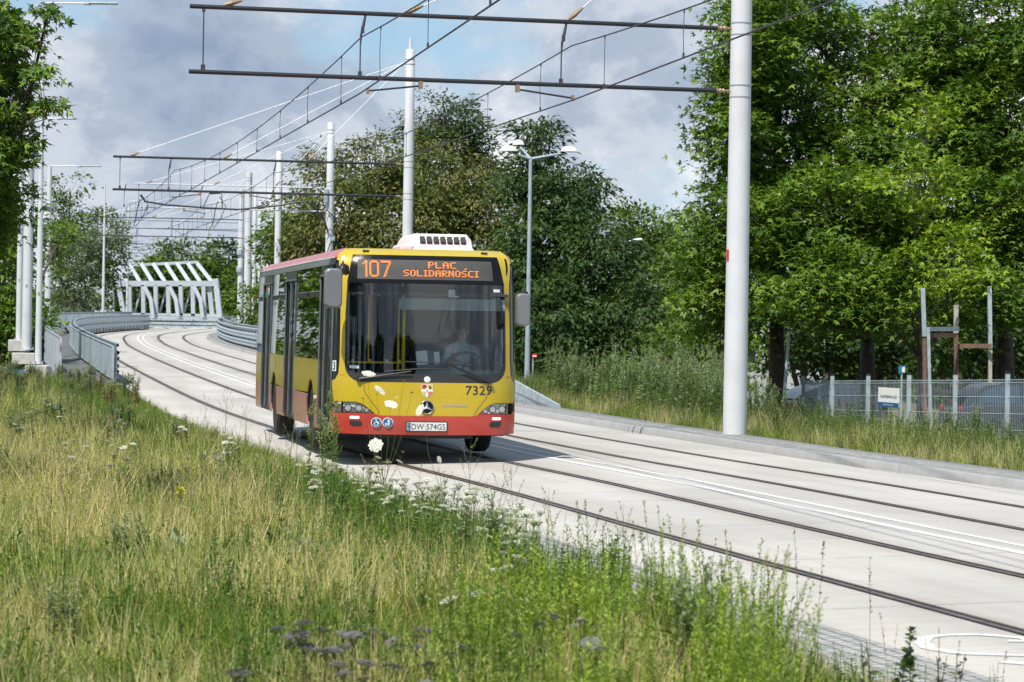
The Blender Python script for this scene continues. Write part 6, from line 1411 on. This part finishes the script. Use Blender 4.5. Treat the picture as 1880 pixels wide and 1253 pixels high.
# white yarrow
yw = [plant('yarrow', yarrow(.5, (.72, .72, .64), heads=5, r=.038), 'white yarrow in flower in the dense patch at the road edge below the bus', 'flower', 'white yarrow by the road edge', names=('stem', 'flower_head'), mats=['leaf', 'petal']) for _ in range(5)]
sp = []
for i in range(44):
    t = rng.random(); px = 610+380*t+rng.normal(0, 25); Y = 27.0-7.2*t+rng.normal(0, .9); p = at(px, 900, Y); sp.append((p.x, Y, float(gz(p.x, Y)), rng.uniform(0, 6), rng.uniform(.8, 1.2)))
put(yw, sp)
yw2 = [plant('yarrow', yarrow(.5, (.66, .66, .60), heads=3, r=.045), 'white yarrow standing alone in the meadow away from the road', 'flower', 'scattered white yarrow in the meadow', names=('stem', 'flower_head'), mats=['leaf', 'petal']) for _ in range(3)]
sp = []
for px, Y in ((50, 46), (65, 44), (90, 45), (110, 42), (225, 40), (130, 33), (160, 32), (215, 33), (30, 36), (240, 31), (330, 36), (420, 33), (205, 28.5), (120, 29), (430, 30), (920, 17), (935, 16.4), (1075, 13.6), (905, 14.2), (960, 15.2), (700, 30), (560, 27), (575, 24), (410, 28)):
    p = at(px, 900, Y); sp.append((p.x, Y, float(gz(p.x, Y)), rng.uniform(0, 6), rng.uniform(.8, 1.1)))
put(yw2, sp)
# dried dark yarrow heads low in the photo
yd = [plant('dried_yarrow', yarrow(.52, (.20, .19, .19), (.11, .12, .05), heads=3, r=.045), 'dried dark grey yarrow head at the lower edge of the photo', 'flower', 'dried grey yarrow heads in the foreground', names=('stem', 'flower_head'), mats=['leaf', 'petal']) for _ in range(4)]
sp = []
for px, py, Y in ((580, 1135, 12.6), (560, 1158, 12.3), (620, 1168, 12.4), (650, 1172, 12.2), (700, 1150, 12.8), (740, 1158, 12.6), (765, 1160, 12.9), (615, 1200, 11.8), (645, 1212, 11.6), (800, 1190, 12.0), (725, 1230, 11.2), (430, 1240, 11.2), (665, 1155, 12.9), (960, 1135, 12.6), (1075, 1150, 12.3), (545, 1168, 12.0)):
    p = at(px, py, Y); g0 = float(gz(p.x, Y)); sp.append((p.x, Y, g0, rng.uniform(0, 6), (p.z-g0)/.50))
put(yd, sp)
# bright feathery bushes low in the middle
fb = [plant('feathery_weed', [feathery(.62, c_, 12, .036, 80)], 'bright green feathery weed in the foreground clump, low in the middle', 'weed', 'bright feathery weeds in the foreground') for c_ in ((.25, .35, .03), (.19, .28, .03), (.30, .38, .05), (.15, .22, .03), (.24, .30, .06))]
sp = []
for i in range(52):
    px = rng.uniform(840, 1420); Y = rng.uniform(10.6, 15.2); p = at(px, 900, Y); w = np.interp(Y, PTH[:, 1], PTH[:, 0])-4.65
    if p.x > w: continue
    sp.append((p.x, Y, float(gz(p.x, Y)), rng.uniform(0, 6), rng.uniform(.75, 1.15)))
for px, Y, s_ in ((1220, 14.6, .9), (1180, 14.8, .95), (1130, 15.2, .9), (1260, 13.8, .85), (1060, 15.6, .9)):
    p = at(px, 900, Y); sp.append((p.x, Y, float(gz(p.x, Y)), rng.uniform(0, 6), s_))
put(fb, sp)
ms = [plant('dry_stalk', [stalk(.85, (.50, .40, .24), lean=.22, n=26)], 'tall dry stalk standing out of the meadow grass', 'grass stalk', 'tall dry stalks in the meadow') for _ in range(6)]
sp = []
for i in range(210):
    Y = 11.5+26*rng.random()**1.3; w = np.interp(Y, PTH[:, 1], PTH[:, 0])-4.9; x = rng.uniform(-.19*Y, min(w, .2*Y)); sp.append((x, Y, float(gz(x, Y)), rng.uniform(0, 6), rng.uniform(.55, .95)*(.7 if Y < 13.5 else 1)))
put(ms, sp)
mw = [plant('rough_weed', [arr_], 'scraggy weed standing in the middle of the meadow', 'weed', 'scraggy weeds in the meadow') for arr_ in (twiggy(.75, (.13, .16, .06), 10, (.16, .19, .09)), leafy(.6, 150, .06, .024, (.07, .11, .04), 7, .4), mugwort(.7, (.13, .17, .07), 4, 90), twiggy(.65, (.2, .17, .09), 9, (.24, .2, .12)))]
sp = []
for i in range(64):
    Y = 13+42*rng.random()**1.2; w = np.interp(Y, PTH[:, 1], PTH[:, 0])-5.2; x = rng.uniform(-.19*Y, min(w, .2*Y)); sp.append((x, Y, float(gz(x, Y)), rng.uniform(0, 6), rng.uniform(.6, 1.1)))
put(mw, sp)
# leafy green bushes behind them, along the setts
gb = [plant('leafy_weed', [leafy(.62, 190, .06, .022, (.095, .17, .03), 9, .33)], 'leafy green weed in the clump between the yarrow and the feathery weeds', 'weed', 'leafy green weeds along the setts') for _ in range(4)]
sp = []
for i in range(70):
    t = rng.random(); Y = 14.5+12*t; w = np.interp(Y, PTH[:, 1], PTH[:, 0])-4.7; x = w-rng.uniform(.05, 1.5); sp.append((x, Y, float(gz(x, Y)), rng.uniform(0, 6), rng.uniform(.65, 1.05)*(1 if x < w-.4 else .75)))
put(gb, sp)
# dark low shrubs in the shaded strip and at the far end of the meadow
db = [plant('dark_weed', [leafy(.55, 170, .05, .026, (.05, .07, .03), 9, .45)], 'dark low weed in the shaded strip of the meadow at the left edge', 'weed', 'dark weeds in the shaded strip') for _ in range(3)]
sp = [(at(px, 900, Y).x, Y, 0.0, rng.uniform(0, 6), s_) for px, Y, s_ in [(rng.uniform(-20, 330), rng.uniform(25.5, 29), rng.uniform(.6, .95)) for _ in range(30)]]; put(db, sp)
fbm = [plant('rough_weed', [mugwort(.75, c_, 6, 110)], 'rough grey green weed at the far end of the meadow below the railings', 'weed', 'rough weeds at the far end of the meadow') for c_ in ((.09, .12, .05), (.14, .13, .07), (.28, .24, .12))]
sp = []
for i in range(70):
    px = rng.uniform(-10, 330); Y = rng.uniform(58, 79); p = at(px, 700, Y); w = np.interp(Y, PTH[:, 1], PTH[:, 0])-4.6
    if p.x > w: continue
    sp.append((p.x, Y, float(gz(p.x, Y)), rng.uniform(0, 6), rng.uniform(.5, .95)))
for px, Y, s_ in ((250, 62, .9), (235, 66, 1.0)): p = at(px, 700, Y); sp.append((p.x, Y, float(gz(p.x, Y)), rng.uniform(0, 6), s_))
put(fbm, sp)
# tall seed stalks in the lower right
ss = [plant('seed_stalk', [stalk(1.0, dark=(k >= 4), lean=.05+.05*(k % 3))], 'x', 'grass stalk', 'tall dry seed stalks in front of the road') for k in range(6)]
sp = []; lb = []
for px, py_top, Y, k, l_ in ((1205, 918, 15.8, 0, 'straight dry seed stalk at the left of the stalks over the near rail'), (1222, 925, 15.6, 1, 'second straight dry seed stalk from the left'), (1180, 955, 16.2, 0, 'short seed stalk just left of the two straight ones'), (1290, 985, 14.8, 1, 'seed stalk with a bent tip over the near rail'), (1310, 990, 14.6, 2, 'pale seed stalk beside the one with the bent tip'), (1402, 1000, 14.2, 2, 'seed stalk in the middle of the lower right road'), (1470, 960, 13.9, 1, 'tallest pale seed stalk in the lower right'), (1488, 985, 13.8, 4, 'dark seed stalk right beside the tallest pale one'), (1428, 1020, 14.3, 0, 'thin seed stalk left of the tallest pale one'), (1600, 1020, 13.2, 5, 'dark leaning seed stalk in the lower right'), (1380, 1003, 14.0, 2, 'slim seed stalk just left of the middle one'), (1355, 970, 14.4, 0, 'slim tall seed stalk right of the bent one'), (1725, 1145, 13.0, 3, 'short seed stalk near the painted road sign'), (1640, 1120, 13.0, 3, 'short seed stalk left of the dark leafy plant'), (1500, 1075, 13.4, 5, 'dark curved seed stalk low in the right'), (1820, 1190, 12.6, 4, 'dark short stalk near the lower right corner')):
    p = at(px, py_top, Y); sp.append((p.x, Y, k, max(.15, (p.z+.05)), l_))
used = set()
for x, Y, k, h, l_ in sp:
    p = ss[k]; o = p if k not in used else copy_tree(p); used.add(k); o.location = (x, Y, -.06); o.scale = (h**.5, h**.5, h); o.rotation_euler = (0, 0, rng.uniform(0, 6)); o['label'] = l_
# dark leafy plant near the lower right
o = plant('leafy_weed', [leafy(.62, 90, .07, .05, (.08, .13, .03), 2, .12)], 'leafy plant with round green leaves on the setts in the lower right', 'weed', None); p = at(1640, 1100, 13.6); o.location = (p.x, 13.6, -.07)
o = plant('leafy_weed', [leafy(.42, 60, .06, .04, (.05, .06, .03), 5, .5)], 'low dark weed at the foot of the round leaved plant', 'weed', None); p = at(1600, 1100, 13.2); o.location = (p.x, 13.2, -.07)
o = plant('leafy_weed', [leafy(.42, 60, .06, .03, (.06, .07, .03), 5, .5)], 'low dark weed near the lower right corner', 'weed', None); p = at(1725, 1100, 12.9); o.location = (p.x, 12.9, -.07)
# mullein rosette and its yellow flower
a = PA()
for k in range(16): th = k*2.4; a.leaf((0, 0, .02+.028*k), (math.cos(th), math.sin(th), 1.1), .26*(1-.02*k), .075, cj((.24, .32, .17), .1))
o = plant('mullein', [a.arr()], 'pale green mullein with broad upright leaves in the meadow', 'weed', None); p = at(326, 1000, 19.0); o.location = (p.x, 19.0, 0.0); o.scale = (.75, .75, .75)
a, f_ = PA(), PA(); a.stem([(0, 0, 0), (0, 0, .55)], .012, .008, (.16, .2, .08))
for k in range(60): f_.leaf((rng.normal(0, .02), rng.normal(0, .02), .40+.17*rng.random()), rng.normal(size=3), .035, .03, cj((.62, .56, .02), .15))
for k in range(30): a.leaf((0, 0, .5*rng.random()), (*rng.normal(size=2), .6), .07, .03, cj((.16, .22, .08)))
o = plant('yellow_flower', [a.arr(), f_.arr()], 'single yellow flower spike standing in the meadow', 'flower', None, names=('stem', 'flower_head'), mats=['leaf', 'petal']); p = at(330, 915, 24.5); o.location = (p.x, 24.5, 0.0); o.scale = (1, 1, .62)
# ------------------------------------------------------------------ fence, sign, post frame
FP = [(1528, 700, 61.0), (1594, 700, 58.8), (1669, 699, 56.4), (1754, 699, 54.0), (1850, 698, 51.6), (1962, 697, 49.2), (2090, 697, 46.8)]
fence = empty('wire_fence', (at(1528, 700, 61).x, 61, float(gz(at(1528, 700, 61).x, 61))), label='galvanised wire mesh fence with square posts at the foot of the maples', cat='fence')
FO = fence.location.copy(); tops = [at(*q) for q in FP]
back = at(1475, 699, 66.5); tops2 = [back]+tops; HF = 1.30
for i, t in enumerate(tops2):
    m = MB(); m.box(t-FO+Vector((0, 0, -HF/2+.0)), (.075, .06, HF+.25), rz=.2); p = m.build('post', MATS['mesh_steel'], fence)
    m = MB(); m.box(t-FO+Vector((0, 0, .14)), (.08, .065, .05), rz=.2); m.build('post_cap', MATS['black_plastic'], p)
for i in range(len(tops2)-1):
    a, b = tops2[i]-FO, tops2[i+1]-FO; L = (b-a).length; n = int(L/.075); m = MB()
    for k in range(1, n):
        c = a.lerp(b, k/n); r_ = .0026
        m.add([c+Vector((-r_, 0, .02)), c+Vector((r_, 0, .02)), c+Vector((r_, 0, -HF+.1)), c+Vector((-r_, 0, -HF+.1)), c+Vector((0, r_*2, .02)), c+Vector((0, r_*2, -HF+.1))], [(0, 1, 2, 3), (1, 4, 5, 2), (4, 0, 3, 5)])
    for z in (.0, -.05, -.32, -.64, -.95, -HF+.14): m.tube([a+Vector((0, -.01, z)), b+Vector((0, -.01, z))], .006, 4)
    m.build('mesh_panel', MATS['mesh_steel'], fence)
s0, s1 = at(1612.5, 711, 58.1), at(1650, 746, 57.0); wS, hS = (Vector((s1.x, s1.y, 0))-Vector((s0.x, s0.y, 0))).length, .41
sg_ = empty('sign', (s0.x, s0.y-.06, s0.z-hS), math.atan2(s1.y-s0.y, s1.x-s0.x), label='small white sign with a blue foot hanging on the wire fence', cat='sign')
W_ = wS
m = MB(); m.box((W_/2, 0, hS/2), (W_, .015, hS)); m.build('board', MATS['sticker_white'], sg_)
m = MB(); m.box((W_/2, -.009, .05), (W_-.004, .006, .10)); m.build('blue_band', pm('sign_blue', (.015, .09, .25), .5), sg_)
def flat(x, z, off): return Vector((x, -off, z))
pm('sign_ink', (.03, .07, .16), .5)
text_on('SAFESPACE', W_*.12, hS*.47, W_*.78, hS*.14, MATS['sign_ink'], .012, MM=flat, parent=sg_, bold=.01)
text_on('SAFESPACE', W_*.25, .035, W_*.5, .03, MATS['sticker_white'], .016, MM=flat, parent=sg_)
# frame of old posts behind the fence
fr_ = empty('post_frame', at(1695, 790, 57.6), label='frame of weathered posts with rusty crossbars rising behind the fence', cat='post frame'); FO2 = fr_.location.copy()
def pbar(nm, a, b, w, mt, Y0=57.6, Y1=None):
    p, q = at(*a, Y0)-FO2, at(*b, Y1 or Y0)-FO2; m = MB(); slab(m, p, q, w*Y0/F_PX, w*Y0/F_PX*1.0); m.build(nm, MATS[mt], fr_)
pbar('post', (1694, 529), (1697, 618), 7.5, 'galvanised'); pbar('post', (1697, 618), (1698, 760), 6.5, 'rust', 57.62)
pbar('post', (1755.5, 560), (1755, 612), 8, 'wood_grey', 59); pbar('post', (1755, 612), (1757, 790), 7.5, 'rust', 59.02)
pbar('post', (1816.5, 526), (1818, 640), 7, 'galvanised', 58.4); pbar('post', (1818, 640), (1817, 790), 6.5, 'wood_grey', 58.42)
pbar('post', (1704, 601), (1709, 800), 5.5, 'galvanised', 56.6)
pbar('crossbar', (1707, 604.5), (1761, 604.5), 8, 'galvanised', 56.8, 58.8); pbar('crossbar', (1698, 616), (1756, 616), 8, 'rust', 57.8, 58.8)
pbar('crossbar', (1758, 635.5), (1820, 635.5), 8, 'rust', 58.8, 58.2); pbar('crossbar', (1700, 719), (1754, 719), 6, 'rust', 57.8, 58.8)
# leaning post
b = at(1437, 752, 63); t = at(1450, 597, 63); r_ = empty('leaning_post', b, label='thin grey post leaning to the right in front of the maple trunks', cat='post'); m = MB(); m.tube([Vector((0, 0, -.2)), t-b], [.045, .035], 8); m.build('shaft', MATS['lamp_pole_grey'], r_)
m = MB(); m.tube([(t-b)*.985, (t-b)], .042, 8); m.build('rusty_tip', MATS['rust'], r_)
# blue board at the left edge
b = at(22, 700, 92); r_ = empty('blue_board', b, label='blue painted board behind the weeds at the left edge', cat='board'); m = MB(); m.box((0, 0, .18), (1.0, .05, .42)); m.build('board', MATS['blue_paint'], r_)
for q in (-.42, .42): m = MB(); m.box((q, .05, -.2), (.07, .07, 1.2)); m.build('post', MATS['wood_grey'], r_)
# small signs in the distance
b = at(978, 700, 96); zb = float(gz(b.x, b.y)); z1 = at(978, 654, 96).z-zb
r_ = empty('road_sign', (b.x, b.y, zb), label='small red and white road sign just right of the grey lamp pole', cat='road sign')
m = MB(); m.lathe([(.03, 0), (.03, z1)], n=8); m.build('pole', MATS['galvanised'], r_)
m = MB(); m.lathe([(.0, -.02), (.095, -.02), (.095, .0), (.0, .0)], (.05, -.05, z1), 20, Matrix.Rotation(R(90), 4, 'X')); m.build('plate', MATS['red_paint'], r_)
m = MB(); m.box((.05, -.085, z1), (.13, .01, .045)); m.build('white_bar', MATS['sticker_white'], r_)
b = at(1655, 720, 80); zb = float(gz(b.x, b.y)); z1 = at(1655, 679, 80).z-zb
r_ = empty('road_sign', (b.x, b.y, zb), label='small blue and white sign under the maples above the fence', cat='road sign')
m = MB(); m.lathe([(.03, 0), (.03, z1)], n=8); m.build('pole', MATS['galvanised'], r_)
m = MB(); m.box((0, -.04, z1), (.20, .02, .22)); m.build('plate', MATS['blue_paint'], r_)
m = MB(); m.box((.04, -.055, z1), (.08, .01, .15)); m.build('white_field', MATS['sticker_white'], r_)
# ------------------------------------------------------------------ parked cars
pm('car_dark', (.05, .06, .08), .35, .2, coat=.3); pm('car_black', (.02, .022, .028), .25, coat=.7); glass('car_glass', (.45, .5, .5), .03, 2.1); pm('tail_red', (.28, .02, .015), .3)
def car(loc, rz, label, mt, scale=1.0, face=1):
    """hatchback seen from the side, nose along +x"""
    r = empty('parked_car', loc, rz, label=label, cat='car', group='cars parked behind the fence'); Wd = .86
    low = [(-2.0, .30), (-2.02, .62), (-1.97, .92), (-1.25, .98), (.95, .98), (1.55, .86), (1.98, .66), (2.02, .36), (1.75, .25)]
    arches = []
    def ar(cx_): return [(cx_+.36*math.cos(R(a)), .28+.36*math.sin(R(a))) for a in range(0, 181, 20)]
    out = low[:-1]+[(1.98, .24)]+ar(1.25)+ar(-1.28)+[(-1.95, .24)]
    m = MB(); n = len(out); V = []
    for y, k in ((-Wd, .97), (-Wd*.98, 1.0), (Wd*.98, 1.0), (Wd, .97)): V += [(a*(1 if k == 1 else .995), y, .25+(b-.25)*k if b > .3 else b) for a, b in out]
    fs = [(j*n+i, j*n+(i+1) % n, (j+1)*n+(i+1) % n, (j+1)*n+i) for j in range(3) for i in range(n)]
    tri = geometry.tessellate_polygon([[Vector((a, b, 0)) for a, b in out]]); fs += [tuple(t) for t in tri]+[tuple(3*n+i for i in t[::-1]) for t in tri]
    m.add(V, fs); m.build('body', MATS[mt], r, smooth='auto')
    cab = [(-1.95, .93), (-1.78, 1.16), (-1.35, 1.40), (-.7, 1.47), (-.1, 1.46), (.4, 1.32), (1.08, .97)]
    m = MB(); n = len(cab); V = [(a, s_*(Wd-.03-.20*(b-.93)/.54), b) for s_ in (-1, 1) for a, b in cab]; m.add(V, [(i, i+1, i+1+n, i+n) for i in range(n-1)]); 
    m.build('roof', MATS[mt], r, smooth='auto')
    for s_ in (-1, 1):
        yy = lambda b: s_*(Wd-.03-.20*(b-.93)/.54)
        m = MB(); tri = [(a, yy(b), b) for a, b in cab]; m.add(tri, [tuple(range(n))]); m.build('side_frame', MATS['car_black'], r)
        for q in ([(-1.62, 1.0), (-1.45, 1.28), (-1.15, 1.38), (-.62, 1.41), (-.62, 1.0)], [(-.52, 1.0), (-.52, 1.41), (-.08, 1.40), (.38, 1.26), (.88, 1.0)]):
            m = MB(); m.add([(a, yy(b)+s_*.012, b) for a, b in q], [tuple(range(len(q)))]); m.build('side_window', MATS['car_glass'], r)
        m = MB(); m.box((-1.97, s_*.72, .86), (.10, .16, .15), bev=.04); m.build('tail_light', MATS['tail_red'], r)
        m = MB(); m.box((1.86, s_*.62, .70), (.22, .30, .14), bev=.04); m.build('headlight', MATS['lamp_reflector'], r)
        m = MB(); m.box((.62, s_*(Wd+.06), 1.03), (.14, .16, .11), bev=.04); m.build('mirror', MATS[mt], r)
        for q in (-.05, -.95): m = MB(); m.box((q, s_*(Wd+.005), .86), (.16, .03, .03)); m.build('handle', MATS[mt], r)
        for cx_ in (1.25, -1.28):
            m = MB(); m.lathe([(.19, -.1), (.29, -.10), (.31, -.06), (.31, .06), (.29, .10), (.19, .1)], (cx_, s_*.76, .31), 20, Matrix.Rotation(R(90), 4, 'X')); w = m.build('wheel', MATS['tyre'], r, smooth='auto')
            m = MB(); m.lathe([(.02, -.09), (.18, -.08), (.19, 0), (.18, .08), (.02, .09)], (cx_, s_*.775, .31), 14, Matrix.Rotation(R(90), 4, 'X')); m.build('rim', MATS['rim'], w)
    m = MB(); m.add([(-1.96, -.72, .95), (-1.96, .72, .95), (-1.80, .66, 1.17), (-1.80, -.66, 1.17)], [(0, 1, 2, 3)]); m.build('rear_window', MATS['car_glass'], r)
    m = MB(); m.add([(1.10, -.74, .985), (1.10, .74, .985), (.44, .62, 1.33), (.44, -.62, 1.33)], [(0, 1, 2, 3)]); m.build('windscreen', MATS['car_glass'], r)
    for o in [r]: o.scale = (scale,)*3
    return r
def gpos(px, Y): p = at(px, 700, Y); return (p.x, Y, float(gz(p.x, Y)))
def cpos(px, Y, z): p = at(px, 700, Y); return (p.x, Y, z)
car(cpos(1902, 57.5, -.5), R(8), 'dark grey hatchback parked side on behind the fence at the right edge', 'car_dark', .93)
car(cpos(1500, 84, -1.15), R(-160), 'black car in deep shade behind the left end of the fence', 'car_black')
car(cpos(2040, 61, -.85), R(10), 'dark grey car cut off by the right edge of the photo, behind the fence', 'car_dark')
# pale building glimpsed through the trees
B0, B1 = at(1165, 700, 132), at(1520, 700, 132); zb = -2.6; Hb = at(1300, 560, 132).z-zb
bd = empty('building', ((B0.x+B1.x)/2, 138, zb), label='pale building glimpsed through the trees left and right of the near pole', cat='building')
Wb = B1.x-B0.x; m = MB(); m.box((0, 0, Hb/2), (Wb, 9, Hb)); m.build('wall', pm('wall_pale', (.42, .44, .44), .8, var=.1, vs=1), bd)
m = MB(); m.box((0, 0, Hb+.1), (Wb+.5, 9.5, .22)); m.build('roof', MATS['galvanised_dark'], bd)
for k in range(6):
    m = MB(); m.box((-Wb/2+.9+k*(Wb-1.8)/5, -4.53, Hb*.62), (1.0, .08, 1.2)); w = m.build('window', MATS['car_black'], bd)
    m = MB(); m.box((-Wb/2+.9+k*(Wb-1.8)/5, -4.56, Hb*.62-.65), (1.2, .12, .08)); m.build('sill', MATS['concrete_block'], w)
